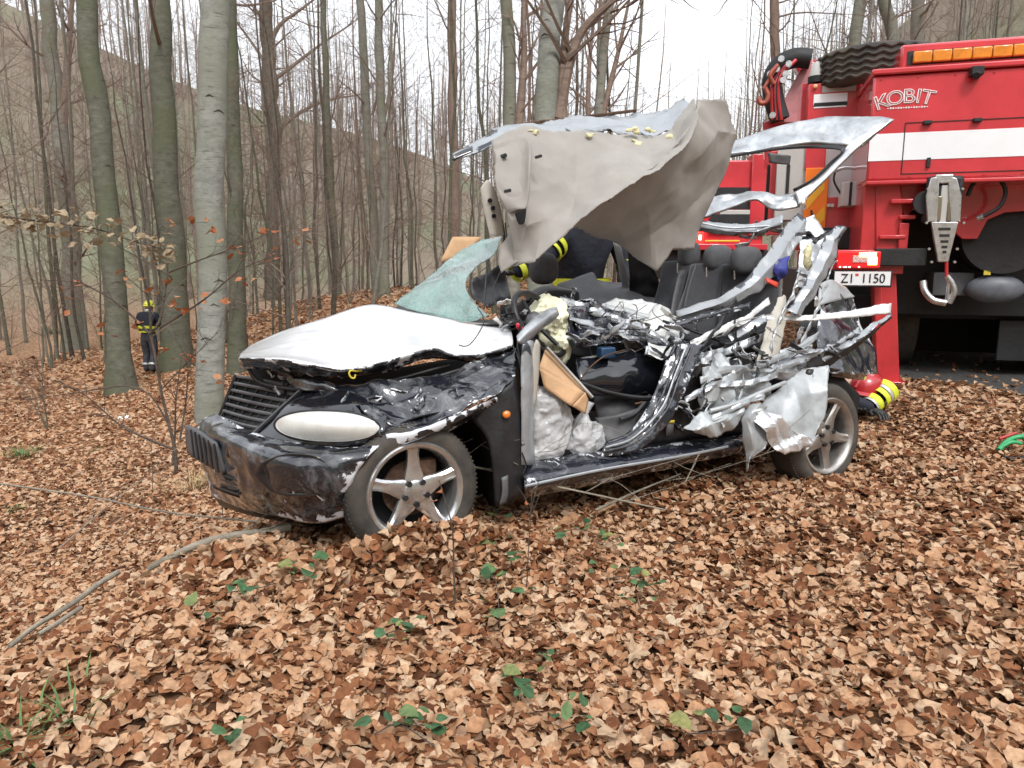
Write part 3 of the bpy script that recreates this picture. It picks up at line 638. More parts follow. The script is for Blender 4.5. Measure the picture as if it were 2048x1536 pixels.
def glass_material():
    m = bpy.data.materials.new('shattered_laminated_glass'); m.use_nodes = True; n = m.node_tree.nodes; l = m.node_tree.links; b = n['Principled BSDF']
    tc = n.new('ShaderNodeTexCoord')
    nz = n.new('ShaderNodeTexNoise'); nz.inputs['Scale'].default_value = 6; nz.inputs['Detail'].default_value = 6; l.new(tc.outputs['Object'], nz.inputs['Vector'])
    v = n.new('ShaderNodeTexVoronoi'); v.feature = 'DISTANCE_TO_EDGE'; v.inputs['Scale'].default_value = 120; l.new(tc.outputs['Object'], v.inputs['Vector'])
    v2 = n.new('ShaderNodeTexVoronoi'); v2.feature = 'DISTANCE_TO_EDGE'; v2.inputs['Scale'].default_value = 34; l.new(tc.outputs['Object'], v2.inputs['Vector'])
    mn = n.new('ShaderNodeMath'); mn.operation = 'MINIMUM'; l.new(v.outputs['Distance'], mn.inputs[0]); l.new(v2.outputs['Distance'], mn.inputs[1])
    mr = n.new('ShaderNodeMapRange'); mr.inputs[1].default_value = 0; mr.inputs[2].default_value = .09; mr.inputs[3].default_value = .75; mr.inputs[4].default_value = 0; l.new(mn.outputs[0], mr.inputs[0])
    rp = n.new('ShaderNodeValToRGB'); e = rp.color_ramp.elements; e[0].position = .3; e[0].color = (.085,.25,.215,1); e[1].position = .7; e[1].color = (.30,.56,.50,1); l.new(nz.outputs['Fac'], rp.inputs['Fac'])
    mx = n.new('ShaderNodeMix'); mx.data_type = 'RGBA'; mx.inputs[7].default_value = (.55,.72,.69,1); l.new(mr.outputs[0], mx.inputs['Factor']); l.new(rp.outputs['Color'], mx.inputs[6])
    l.new(mx.outputs[2], b.inputs['Base Color']); b.inputs['Roughness'].default_value = .06; b.inputs['Coat Weight'].default_value = 1.0
    b.inputs['Transmission Weight'].default_value = .45; b.inputs['Alpha'].default_value = .76
    bp = n.new('ShaderNodeBump'); bp.inputs['Strength'].default_value = .4; bp.inputs['Distance'].default_value = .004; l.new(mn.outputs[0], bp.inputs['Height']); l.new(bp.outputs['Normal'], b.inputs['Normal'])
    return m
GLASS = glass_material()
CW = WF + U*1.2 + W_*.8
car = thing('wrecked_car', 'wrecked black hatchback with roof torn up and left side crushed open', 'car', (CW.x, CW.y, hz(CW.x, CW.y)))
def S(name, rows, mat, **k): return sheet(name, rows, mat, k.pop('par', car), **k)
# --- wheels
def wheel(center, nrm, rad, rim, par, name, spoke_rot, alloy, label):
    z = Vector((0,0,1)); a = nrm.cross(z).normalized(); b = a.cross(nrm).normalized()
    wd = .19
    def pt(r, th, d): return center + (a*math.cos(th) + b*math.sin(th))*r + nrm*d      # d: outward
    w_ = MB(); prof = [(rim,-.02),(rim*1.0,.0),(rim+.02,.012),(rim+.055,.014),(rad-.022,.002),(rad-.004,-.02),(rad,-.05),(rad,-wd+.05),(rad-.01,-wd+.01),(rim+.03,-wd),(rim,-wd+.02)]
    n = 72; rings = []
    for r, d in prof: rings.append(w_.pts([pt(r*(1 + (.004*math.sin(th*36) if r >= rad-.03 else 0)), th, d) for th in [2*math.pi*j/n for j in range(n)]]))
    for k in range(len(prof)-1):
        for j in range(n): w_.face(rings[k]+j, rings[k]+(j+1)%n, rings[k+1]+(j+1)%n, rings[k+1]+j)
    root = w_.build(name, RUBBER, par); tag(root, label)
    # tread grooves as thin ribs around the shoulder
    tr = MB()
    for j in range(90):
        th = 2*math.pi*j/90; tr.hexa([pt(rad+q, th+e, d) for q in (-.004,.0015) for d, e in ((-.02,0),(-.075,.018),(-.075,.045),(-.02,.027))])
    tr.build('tread', RUBBER, root)
    rm = MB(); prof = [(rim+.012,.006),(rim+.004,.016),(rim-.010,.012),(rim-.020,-.008),(rim-.026,-.03),(rim-.030,-.12),(rim-.02,-.16)]
    rings = [rm.pts([pt(r, 2*math.pi*j/n, d) for j in range(n)]) for r, d in prof]
    for k in range(len(prof)-1):
        for j in range(n): rm.face(rings[k]+j, rings[k]+(j+1)%n, rings[k+1]+(j+1)%n, rings[k+1]+j)
    rim_o = rm.build('rim', alloy, root)
    for i in range(5):
        th = spoke_rot + 2*math.pi*i/5; er = Vector(a*math.cos(th) + b*math.sin(th)); et = nrm.cross(er); s = MB()
        secs = []
        for r, hw, d in ((.030,.040,.000),(.070,.044,-.004),(.12,.030,-.008),(.17,.026,-.006),(rim-.012,.030,.000)):
            secs.append(s.pts([center + er*r + et*hw*.98 + nrm*(d-.035), center + er*r + et*hw + nrm*(d-.010), center + er*r + et*hw*.55 + nrm*d, center + er*r + nrm*(d-.006), center + er*r - et*hw*.55 + nrm*d, center + er*r - et*hw + nrm*(d-.010), center + er*r - et*hw*.98 + nrm*(d-.035)]))
        for q in range(4):
            for j in range(6): s.face(secs[q]+j, secs[q]+j+1, secs[q+1]+j+1, secs[q+1]+j)
        s.build('spoke', alloy, root)
    hb = MB(); hb.tube([center-nrm*.04, center-nrm*.002, center+nrm*.004], [.058,.056,.045], 24); hb.build('hub', alloy, root)
    for i in range(5):
        th = spoke_rot + .63 + 2*math.pi*i/5; q = center + (a*math.cos(th)+b*math.sin(th))*.055; lu = MB(); lu.tube([q-nrm*.01, q+nrm*.012], .014, 6); lu.build('lug_nut', PLASTIC, root)
    di = MB(); di.tube([center-nrm*.10, center-nrm*.085], .13, 32); di.build('brake_disc', RUST, root)
    ca = MB(); ca.box(center - nrm*.09 + a*.07*(-1) + b*.09, (.03,.06,.04), (nrm, a, b)); ca.build('brake_caliper', RUST, root, bevel=.01)
    bk = MB(); bk.tube([center-nrm*.17, center-nrm*.155], rim-.03, 40); bk.build('wheel_back', DARK, root)
    return root
fc = C(832, 985, 0); rc = C(1655, 872, .02)
nf = (-W_*math.cos(R(2)) + U*(.06) + Vector((0,0,.04))).normalized(); wheel(fc, nf, .316, .222, car, 'front_wheel', R(18), ALLOY, 'front wheel with polished five spoke alloy rim')
nr_ = (-W_ + Vector((0,0,.05)) + U*.10).normalized(); wheel(rc, nr_, .316, .222, car, 'rear_wheel', R(48), ALLOYD, 'rear wheel with dusty five spoke alloy rim')
# --- nose
bump_ = S('front_bumper', [[(432,828,.86),(500,862,.56),(580,884,.30),(680,896,.10),(770,884,.02)],
  [(404,842,.92),(440,868,.60),(540,900,.22),(650,910,.04),(745,903,-.03)], [(398,880,.90),(445,905,.57),(540,928,.16),(650,940,.01),(728,925,-.04)],
  [(405,930,.88),(450,945,.58),(540,966,.19),(640,978,.03),(706,962,-.01)], [(418,962,.87),(455,977,.60),(540,997,.24),(630,1004,.08),(697,992,.03)],
  [(425,988,.88),(480,1014,.62),(560,1032,.32),(630,1044,.16),(688,1034,.10)]], BLACKH, nu=70, nv=44, amp=.012, fs=5, seed=3, thick=.006)
tag(bump_, 'scraped black front bumper with paint torn off')
S('bumper_lower_edge', [[(425,988,.9),(480,1014,.66),(560,1032,.36),(630,1044,.2),(688,1034,.12)],[(440,1010,1.3),(500,1030,1.1),(580,1045,.9),(640,1050,.7),(690,1045,.6)]], PLASTIC, nu=30, nv=5)
S('fog_lamp_recess', [[(520,925,.20),(570,908,.11),(630,912,.03),(662,935,.0)],[(512,952,.21),(570,950,.15),(630,950,.08),(660,955,.01)],[(540,985,.20),(575,992,.13),(630,990,.05),(655,975,.01)]], BLACK, nu=24, nv=14, bulge=.03)
ph = S('plate_holder', [[(374,850,1.02),(398,862,.84),(430,886,.58)],[(375,880,1.02),(402,895,.84),(442,916,.57)],[(380,908,1.0),(408,925,.83),(450,946,.57)]], GREYP, nu=24, nv=8, thick=.02)
tag(ph, 'empty grey number plate holder')
for i, x in enumerate((384,392,400,409,419,430)):
    f_ = (x-374)/56.; t = 1.02-.44*f_; bar('plate_slat', [(x-2,853+34*f_,t-.02),(x+4+3*f_,907+38*f_,t-.03)], .006, PLASTIC, ph, k=4, smooth=False)
lg = S('lower_grille', [[(424,936,.84),(445,944,.62),(475,955,.48)],[(428,975,.84),(450,985,.63),(480,995,.50)]], DARK, nu=8, nv=5, thick=.01)
for i in range(4): bar('grille_slat', [(424+i,941+i*10,.83),(447+i,950+i*10,.61),(478,962+i*9,.46)], .006, PLASTIC, lg, k=8)
# grille
gr = S('grille', [[(472,752,1.0),(540,760,.74),(606,776,.50)],[(455,800,1.02),(510,812,.76),(556,822,.53)],[(434,848,1.02),(470,858,.78),(506,870,.56)]], DARK, nu=14, nv=12, thick=.01, par=car)
tag(gr, 'black grille with horizontal slats')
def gp(u, v, off=-.03):
    def q(a, b, c, u): return (1-u)**2*a + 2*u*(1-u)*(2*b-.5*a-.5*c) + u*u*c
    top = [q(472,540,606,u), q(752,760,776,u), q(1.0,.74,.50,u)]; bot = [q(434,470,506,u), q(848,858,870,u), q(1.02,.78,.56,u)]
    r = [a*(1-v)+b*v for a, b in zip(top, bot)]; return (r[0], r[1]+4*math.sin(math.pi*u), r[2]+off)
for i in range(8):
    v = i/7.; bar('grille_slat', [gp(u, v) for u in np.linspace(0,1,7)], .009, GREYP, gr, n=6, k=14)
for j in range(6):
    u = .06+j*.17; bar('grille_rib', [gp(u, v, -.012) for v in np.linspace(0,1,5)], .005, PLASTIC, gr, n=5, k=8)
for u in (0, 1): bar('grille_frame', [gp(u, v, -.035) for v in np.linspace(-.02,1.02,6)], .013, BLACK, gr, k=12)
# headlight: bulging almond
def almond(name, cx, cy, rx, ry, shear, t0, t1, dome, mat, par, k=1.0, nr=8, na=40):
    m = MB(); idx = []
    for i in range(nr+1):
        r = i/nr; row = []
        for j in range(na):
            th = 2*math.pi*j/na; ex = math.copysign(abs(math.cos(th))**.88, math.cos(th)); ey = math.sin(th)
            px = cx + rx*k*r*ex; py = cy + ry*k*r*ey + shear*ex*r; u = (px-(cx-rx))/(2*rx)
            row.append(C(px, py, t0 + (t1-t0)*u**.7 - dome*(1-r*r) ))
        idx.append(m.pts(row))
    for i in range(nr):
        for j in range(na): m.face(idx[i]+j, idx[i]+(j+1)%na, idx[i+1]+(j+1)%na, idx[i+1]+j)
    return m.build(name, mat, par)
hlh = almond('headlight', 654, 853, 108, 34, 3, .40, .03, .02, PLASTIC, car)
tag(hlh, 'cloudy almond shaped headlight')
almond('lamp_bowl', 654, 853, 103, 30, 3, .37, .0, .005, M('pale_lamp_bowl', (.78,.79,.78), .3, .2, .3), hlh)
almond('lens', 654, 853, 101, 29, 3, .365, -.005, .075, LENS, hlh)
almond('reflector', 618, 852, 42, 22, 1, .30, .20, -.03, ALLOY, hlh); almond('reflector', 695, 855, 42, 22, 1, .16, .07, -.03, ALLOY, hlh)
for x_, t_ in ((622,.23),(698,.10)): m = MB(); m.blob(C(x_,853,t_), (U*.022, W_*.022, Vector((0,0,.022))), 12, 8); m.build('bulb', GREYP, hlh)
S('nose_panel', [[(600,772,.52),(660,778,.38),(720,792,.22),(775,832,.08)],[(560,812,.52),(620,812,.36),(700,824,.16),(772,850,.04)],[(530,845,.53),(590,850,.38),(690,862,.12),(770,866,.02)],[(500,866,.56),(560,884,.36),(670,896,.13),(768,888,.03)]], BLACK, nu=40, nv=24, bulge=-.03)
S('fender', [[(520,742,.56),(610,762,.44),(700,772,.34),(800,760,.27),(900,735,.25),(1000,706,.22),(1030,692,.2)],
  [(604,778,.46),(680,792,.32),(760,806,.16),(840,800,.12),(930,770,.12),(1032,730,.12)],
  [(690,806,.20),(750,830,.08),(810,842,.02),(880,828,.04),(960,800,.02),(1030,752,.06)],
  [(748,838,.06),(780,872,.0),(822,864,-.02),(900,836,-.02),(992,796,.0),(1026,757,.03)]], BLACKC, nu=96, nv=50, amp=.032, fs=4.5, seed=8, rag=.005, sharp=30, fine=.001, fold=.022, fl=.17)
S('fender_lip', [[(772,868,.0),(822,862,-.02),(900,834,-.02),(994,794,.0)],[(778,904,.01),(828,876,-.02),(904,846,-.02),(996,800,.01)],[(790,903,.06),(835,885,.05),(905,858,.05),(990,812,.06)]], BLACKH, nu=50, nv=8, amp=.006, rag=.003, seed=4)
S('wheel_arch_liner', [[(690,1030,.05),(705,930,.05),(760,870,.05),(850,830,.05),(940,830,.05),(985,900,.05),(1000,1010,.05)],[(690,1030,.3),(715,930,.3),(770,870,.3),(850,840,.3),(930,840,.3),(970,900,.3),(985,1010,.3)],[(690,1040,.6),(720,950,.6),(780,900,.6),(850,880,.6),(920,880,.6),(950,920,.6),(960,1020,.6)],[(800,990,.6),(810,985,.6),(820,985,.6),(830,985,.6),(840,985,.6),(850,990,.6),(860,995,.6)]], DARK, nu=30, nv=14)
mp_ = S('door_post_panel', [[(945,840,.06),(975,800,.03),(1030,752,.05)],[(975,880,.03),(1000,860,.01),(1040,820,.03)],[(985,940,.02),(1010,930,.0),(1046,910,.02)],[(990,1012,.03),(1015,1005,.0),(1050,990,.02)]], PLASTIC, nu=12, nv=16, amp=.006)
mk = MB(); mk.blob(C(1013,829,-.005), (U*.021, W_*.014, Vector((0,0,.019))), 14, 8); mk.build('side_marker', AMBER, car)
S('mud_flap', [[(1003,955,-.02),(1016,950,-.02)],[(1004,985,-.03),(1016,985,-.03)],[(998,1012,-.02),(1012,1006,-.02)]], GREYP, nu=4, nv=8)
# --- hood and the dark bay under it
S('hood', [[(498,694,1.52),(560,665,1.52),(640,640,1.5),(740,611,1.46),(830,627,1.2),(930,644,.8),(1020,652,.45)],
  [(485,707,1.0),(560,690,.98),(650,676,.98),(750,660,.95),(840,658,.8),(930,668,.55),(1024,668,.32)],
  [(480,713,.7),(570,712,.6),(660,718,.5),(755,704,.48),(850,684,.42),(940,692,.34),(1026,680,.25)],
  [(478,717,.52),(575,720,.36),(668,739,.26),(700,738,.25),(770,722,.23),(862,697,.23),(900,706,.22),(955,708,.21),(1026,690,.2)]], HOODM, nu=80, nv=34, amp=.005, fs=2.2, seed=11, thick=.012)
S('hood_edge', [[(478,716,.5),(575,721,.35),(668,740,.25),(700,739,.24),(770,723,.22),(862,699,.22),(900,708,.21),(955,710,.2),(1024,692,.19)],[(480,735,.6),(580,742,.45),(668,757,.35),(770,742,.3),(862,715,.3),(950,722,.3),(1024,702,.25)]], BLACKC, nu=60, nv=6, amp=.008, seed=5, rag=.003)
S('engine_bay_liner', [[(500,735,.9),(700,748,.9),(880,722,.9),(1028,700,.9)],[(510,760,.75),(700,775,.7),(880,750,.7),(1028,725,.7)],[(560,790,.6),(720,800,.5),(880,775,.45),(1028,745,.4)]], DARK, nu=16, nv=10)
for i, pts in enumerate(([(495,735,.62),(520,765,.58),(590,778,.48),(650,775,.40)],[(560,748,.60),(640,770,.44),(760,765,.36),(900,730,.30)],[(640,772,.40),(700,780,.33),(820,768,.28),(980,720,.26)])):
    bar('bay_hose', pts, .010, PLASTIC, car)
bar('dipstick', [(745,738,.28),(715,742,.25),(702,741,.24),(698,746,.24),(702,755,.24),(709,756,.24),(711,749,.24)], .0045, YELLOW, car)
# --- windshield and what is left of the scuttle
gl = S('windshield', [[(790,613,1.4),(860,630,1.1),(930,644,.75),(978,633,.55)],[(815,592,1.42),(870,594,1.18),(915,602,.93),(955,612,.72)],[(850,562,1.47),(880,562,1.28),(905,562,1.12),(931,573,.95)],[(892,526,1.5),(910,528,1.38),(930,532,1.24),(946,538,1.12)],[(935,493,1.5),(955,497,1.42),(970,502,1.33),(984,512,1.22)],[(975,474,1.5),(985,473,1.45),(995,472,1.4),(1005,472,1.35)]], GLASS, nu=40, nv=60, amp=.026, fs=4, creases=False, thick=.007, seed=2, fold=.005, fl=.12, sharp=25, rag=.006)
tag(gl, 'shattered green windshield sagging over the hood')
S('scuttle_panel', [[(780,618,1.45),(870,640,1.05),(960,652,.62),(1030,648,.3)],[(800,612,1.5),(880,628,1.2),(970,640,.8),(1040,640,.5)]], PLASTIC, nu=24, nv=6, amp=.01, seed=6)
S('windshield_frame', [[(940,560,.8),(975,545,.85),(1010,520,.9)],[(945,590,.75),(980,575,.8),(1015,560,.85)],[(975,615,.6),(1000,605,.65),(1020,600,.7)]], PLASTIC, nu=16, nv=10, amp=.02, seed=9)
for pts, r_ in (([(968,618,.55),(972,560,.62),(975,520,.7)], .006), ([(1000,535,.72),(1008,480,.7),(1004,440,.66)], .008), ([(1006,540,.7),(1015,500,.7),(1010,445,.66)], .004), ([(955,615,.5),(968,640,.42),(955,670,.36),(935,692,.28),(918,690,.26)], .003), ([(1000,545,.6),(985,585,.58),(992,610,.5),(1000,630,.45)], .004)):
    bar('loose_cable', pts, r_, PLASTIC, car, n=6, k=14)
# --- roof lining and torn roof
hl = S('roof_lining', [[(985,282,.62),(1020,262,.62),(1066,254,.62),(1105,262,.62),(1150,262,.62),(1200,263,.62),(1250,266,.62),(1300,276,.62),(1345,262,.62),(1390,200,.66)],
  [(988,318,.55),(1020,318,.52),(1062,314,.50),(1100,318,.52),(1150,312,.54),(1200,308,.52),(1250,300,.5),(1300,300,.50),(1350,278,.52),(1394,214,.58)],
  [(990,360,.5),(1022,385,.42),(1056,385,.38),(1100,375,.42),(1150,362,.45),(1200,345,.40),(1250,330,.36),(1300,318,.38),(1355,284,.42),(1396,224,.5)],
  [(996,392,.46),(1020,440,.40),(1056,452,.32),(1100,436,.34),(1150,412,.37),(1200,385,.31),(1250,358,.27),(1300,332,.28),(1360,290,.34),(1397,232,.45)],
  [(1030,450,.46),(1012,535,.48),(1060,516,.28),(1100,490,.24),(1150,456,.24),(1200,420,.22),(1250,382,.20),(1300,345,.22),(1365,296,.30),(1398,238,.42)]], BEIGE, nu=110, nv=54, amp=.008, fs=3.2, seed=21, thick=.006, rag=.006, sharp=12, smooth=False, fold=.022, fl=.5)
tag(hl, 'beige roof lining peeled up over the cabin')
S('roof_lining_fold', [[(1140,450,.30),(1198,410,.29),(1248,372,.27),(1297,335,.28),(1360,288,.36),(1392,232,.48),(1396,198,.6),(1452,200,.62)],
  [(1165,462,.5),(1215,440,.46),(1270,405,.42),(1330,365,.44),(1400,310,.48),(1440,262,.56),(1475,268,.66)],
  [(1190,468,.7),(1240,465,.62),(1300,435,.56),(1360,395,.56),(1420,345,.6),(1466,288,.7)],
  [(1215,472,.85),(1252,490,.75),(1300,470,.65),(1360,430,.63),(1410,385,.68),(1440,360,.74)],
  [(1250,486,.9),(1272,510,.78),(1312,540,.70),(1345,500,.68),(1388,498,.72),(1412,430,.76)]], BEIGE, nu=90, nv=50, amp=.008, fs=2.8, seed=23, thick=.006, rag=.006, sharp=12, smooth=False, fold=.022, fl=.45)
S('lining_front_pad', [[(985,285,.58),(1040,270,.58),(1062,285,.5)],[(990,340,.54),(1040,335,.46),(1060,340,.38)],[(998,388,.46),(1035,400,.38),(1055,410,.34)],[(1018,425,.42),(1035,420,.36),(1052,418,.34)]], BEIGE, nu=20, nv=20, bulge=.014, amp=.004, rag=.004)
S('lining_opening', [[(1030,426,.37),(1042,420,.34),(1052,417,.32)],[(1033,436,.37),(1042,436,.34),(1051,432,.32)],[(1038,448,.37),(1043,449,.34),(1048,445,.32)]], DARK, nu=8, nv=8)
for px, py, q in ((1010,311,.011),(1019,381,.009),(1081,312,.008),(1217,400,.009)):
    p = C(px, py, .45); 
    # small clips pressed into the lining
    t_ = .6 if py < 330 and px < 1015 else .42
    p = C(px, py, t_-.10); m = MB(); m.tube([p+W_*.05, p-W_*.004], q, 10); m.build('lining_clip', PLASTIC, car)
S('roof_skin', [[(985,263,.9),(1060,247,.95),(1170,233,1.0),(1270,222,1.0),(1300,226,.95),(1335,215,.9),(1365,202,.85),(1394,218,.7)],[(990,272,.75),(1060,255,.8),(1170,250,.85),(1270,246,.85),(1300,250,.8),(1335,240,.8),(1365,228,.75),(1392,225,.68)],[(992,282,.64),(1060,260,.64),(1170,268,.64),(1270,272,.64),(1300,280,.64),(1340,268,.64),(1365,250,.64),(1392,235,.64)]], GALV, nu=100, nv=18, amp=.012, fs=6, seed=31, rag=.012, sharp=18, fold=.022, fl=.14)
bar('roof_edge', [(985,263,.9),(1060,246,.95),(1120,240,1.0),(1200,230,1.0),(1272,221,1.0)], .010, RUST, car, n=6)
S('roof_rail', [[(904,309,.72),(940,288,.72),(1000,254,.76),(1045,246,.8)],[(905,318,.7),(945,300,.68),(990,278,.66),(1030,268,.68)],[(908,322,.7),(950,308,.66),(985,292,.62),(1000,298,.6)]], GALV, nu=30, nv=8, amp=.008, seed=33)
S('roof_rail_tip', [[(903,312,.70),(920,303,.70),(945,292,.70)],[(905,322,.69),(922,314,.68),(946,304,.67)]], BLACK, nu=10, nv=4)
for (px, py, n_) in ((1180,268,1),(1265,262,2),(1272,285,3),(1330,278,4),(1068,262,5),(1300,262,6)):
    m = MB(); m.blob(C(px,py,.58), (U*.030, W_*.012, Vector((0,0,.012))), 22, 12, amp=.045, sc_=38, seed=n_); m.build('torn_foam', FOAM, car)
pt_ = S('pillar_trim', [[(961,376,.62),(974,360,.62),(986,374,.62)],[(966,410,.62),(980,408,.60),(998,410,.62)],[(974,445,.62),(988,445,.60),(1004,445,.62)],[(980,470,.62),(992,472,.60),(1006,470,.62)]], BEIGE2, nu=10, nv=18, thick=.012)
for px, py in ((980,401),(986,416),(988,432)):
    p = C(px, py, .585); m = MB(); m.tube([p+W_*.006, p-W_*.004], .012, 10); m.build('trim_hole', DARK, pt_)
S('pillar_padding', [[(1000,495,.55),(1030,455,.5),(1060,470,.4)],[(998,525,.52),(1030,500,.48),(1058,500,.38)],[(1003,546,.5),(1025,532,.46),(1050,520,.38)]], BEIGE, nu=14, nv=14, amp=.015, seed=12)
# --- cabin shell
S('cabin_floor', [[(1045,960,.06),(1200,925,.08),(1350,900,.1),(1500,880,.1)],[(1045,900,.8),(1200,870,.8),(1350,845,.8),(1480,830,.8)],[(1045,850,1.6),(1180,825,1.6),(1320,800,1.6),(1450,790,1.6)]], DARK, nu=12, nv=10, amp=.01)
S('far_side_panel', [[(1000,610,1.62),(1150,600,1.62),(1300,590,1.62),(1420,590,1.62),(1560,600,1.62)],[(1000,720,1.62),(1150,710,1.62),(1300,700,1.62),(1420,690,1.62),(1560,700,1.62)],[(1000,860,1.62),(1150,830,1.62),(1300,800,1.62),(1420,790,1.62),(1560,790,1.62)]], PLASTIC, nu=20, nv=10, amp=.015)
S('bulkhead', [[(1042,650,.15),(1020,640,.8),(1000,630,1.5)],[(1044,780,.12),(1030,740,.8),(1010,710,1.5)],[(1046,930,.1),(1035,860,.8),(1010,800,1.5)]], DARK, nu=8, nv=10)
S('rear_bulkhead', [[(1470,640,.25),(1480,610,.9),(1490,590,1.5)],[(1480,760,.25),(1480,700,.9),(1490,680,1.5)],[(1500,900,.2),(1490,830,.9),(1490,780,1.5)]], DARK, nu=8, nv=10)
S('door_hinge_post', [[(1044,690,.04),(1062,680,.06),(1075,690,.1)],[(1042,760,.02),(1058,760,.03),(1070,760,.1)],[(1042,840,.01),(1056,840,.02),(1066,840,.1)],[(1046,930,.0),(1058,930,.02),(1068,930,.1)]], GALV, nu=8, nv=20, amp=.008, seed=41)
S('post_trim', [[(1060,720,.08),(1072,680,.08),(1080,690,.10)],[(1050,780,.06),(1068,750,.07),(1078,740,.09)],[(1052,830,.06),(1064,820,.07),(1072,800,.09)]], BEIGE2, nu=8, nv=14)
S('sill', [[(1050,925,.10),(1200,903,.13),(1330,890,.14),(1450,876,.14),(1490,868,.14)],[(1048,955,.01),(1200,928,.03),(1330,908,.05),(1450,890,.07),(1490,884,.08)],[(1048,975,-.01),(1200,942,.01),(1330,920,.03),(1450,900,.05),(1490,892,.07)],[(1050,998,.08),(1200,966,.08),(1330,938,.09),(1450,912,.1),(1490,902,.1)]], NAVY, nu=60, nv=14, amp=.008, fs=6, seed=14)
bar('sill_edge', [(1050,972,-.015),(1200,940,.0),(1330,918,.02),(1400,905,.03),(1455,893,.05)], .008, GALV, car, n=6)
S('centre_pillar', [[(1202,914,.03),(1282,897,.03),(1346,832,.06),(1376,762,.1),(1408,690,.16)],[(1206,898,.05),(1272,878,.05),(1326,815,.08),(1352,750,.12),(1378,688,.18)],[(1212,884,.09),(1262,860,.1),(1302,800,.12),(1326,738,.16),(1346,690,.2)]], NAVY, nu=50, nv=12, amp=.012, fs=7, seed=15)
for k_, off in enumerate((0, 9, 18)):
    bar('pillar_flange', [(1206+off*.6,904-off,.03),(1272-off*.5,884-off,.03),(1332-off,822-off*.6,.05),(1358-off,756-off*.3,.09),(1386-off*1.4,690,.15)], .006, (NAVY if k_ != 1 else GALV), car, n=6)
S('rear_door_well', [[(1380,740,.12),(1440,720,.2),(1480,720,.25)],[(1340,830,.12),(1400,800,.2),(1470,800,.25)],[(1290,890,.12),(1380,880,.16),(1490,870,.2)]], PLASTIC, nu=14, nv=12, amp=.02, seed=16)
st = S('warning_sticker', [[(1334,842,.085),(1348,841,.085)],[(1332,872,.085),(1346,871,.085)]], GREYP, nu=3, nv=3, thick=.002)
S('sticker_band', [[(1334,841,.08),(1349,840,.08)],[(1334,847,.08),(1349,846,.08)]], YELLOW, nu=3, nv=2, thick=.001, par=st)
# --- seats
def cushion(name, rows, mat, par=car, th=.10, nu=18, nv=14, bulge=.03, **k):
    o = sheet(name, rows, mat, par, nu=nu, nv=nv, thick=th, bulge=bulge, **k); b = o.modifiers.new('bevel','BEVEL'); b.width = .03; b.segments = 3; b.limit_method = 'ANGLE'; b.angle_limit = R(50); return o
rs = cushion('rear_seat', [[(1385,535,.95),(1440,528,.8),(1500,530,.65),(1560,545,.5)],[(1365,590,.9),(1430,590,.78),(1500,595,.62),(1560,600,.48)],[(1350,640,.85),(1420,655,.72),(1490,665,.55),(1545,670,.42)],[(1350,680,.82),(1420,700,.68),(1480,710,.5),(1530,710,.4)]], SEAT, th=.14)
tag(rs, 'charcoal rear seat back')
cushion('rear_seat_side', [[(1330,530,1.15),(1362,525,1.05),(1388,530,.98)],[(1315,580,1.1),(1345,585,1.0),(1372,590,.93)],[(1300,640,1.05),(1330,645,.95),(1356,650,.88)]], SEAT, th=.10)
bar('seat_piping', [(1392,528,.86),(1376,580,.82),(1362,650,.76)], .007, SEAT2, car)
bar('seat_piping', [(1448,532,.70),(1442,590,.68),(1432,670,.62)], .004, DARK, car)
S('seat_belt', [[(1358,540,.86),(1370,540,.86)],[(1345,600,.84),(1356,600,.84)],[(1335,660,.80),(1346,660,.80)]], GREYP, nu=3, nv=10, thick=.003)
for px, py, t, rx, rz in ((1378,508,1.0,.075,.09),(1436,516,.80,.105,.085),(1492,521,.62,.115,.09)):
    h_ = MB(); h_.blob(C(px,py,t), (U*rx, W_*.06, Vector((0,0,rz))), 20, 12, pw=.75); ho = h_.build('headrest', SEAT2, car)
    for s_ in (-1, 1): bar('headrest_post', [(px-8+s_*15,py+18,t),(px-8+s_*15,py+38,t)], .006, ALLOY, ho, n=8, k=3, smooth=False)
h_ = MB(); h_.blob(C(1087,537,1.05), (U*.095, W_*.07, Vector((0,0,.10))), 20, 12, pw=.8); tag(h_.build('headrest', SEAT2, car), 'front passenger headrest')
cushion('passenger_seat', [[(1060,590,1.1),(1100,575,1.1),(1150,580,1.1)],[(1060,640,1.1),(1110,630,1.1),(1160,640,1.1)],[(1070,720,1.1),(1120,710,1.1),(1180,720,1.1)]], SEAT, th=.14)
S('far_door', [[(1115,568,1.5),(1150,556,1.52),(1185,545,1.55),(1192,560,1.55),(1260,568,1.55),(1340,590,1.5)],[(1120,590,1.45),(1160,580,1.45),(1200,578,1.45),(1260,585,1.45),(1345,605,1.45)],[(1140,612,1.35),(1200,610,1.35),(1260,615,1.35),(1340,625,1.35)]], GREYP, nu=34, nv=12, amp=.01, seed=17)
S('far_window_post', [[(1226,482,1.45),(1240,484,1.45)],[(1236,530,1.47),(1250,530,1.47)],[(1248,590,1.5),(1262,588,1.5)]], SILVERP, nu=4, nv=10)
S('far_rear_trim', [[(1255,490,1.4),(1290,500,1.4),(1310,540,1.4)],[(1258,540,1.42),(1290,550,1.42),(1320,570,1.42)],[(1262,590,1.45),(1300,600,1.45),(1330,600,1.45)]], PLASTIC, nu=12, nv=12, amp=.02, seed=18)
cushion('front_seat_cushion', [[(1195,785,.55),(1225,780,.6),(1262,800,.55)],[(1190,812,.42),(1225,812,.42),(1262,818,.42)],[(1200,838,.4),(1230,842,.36),(1262,838,.4)]], GREYP, th=.06, bulge=-.05)
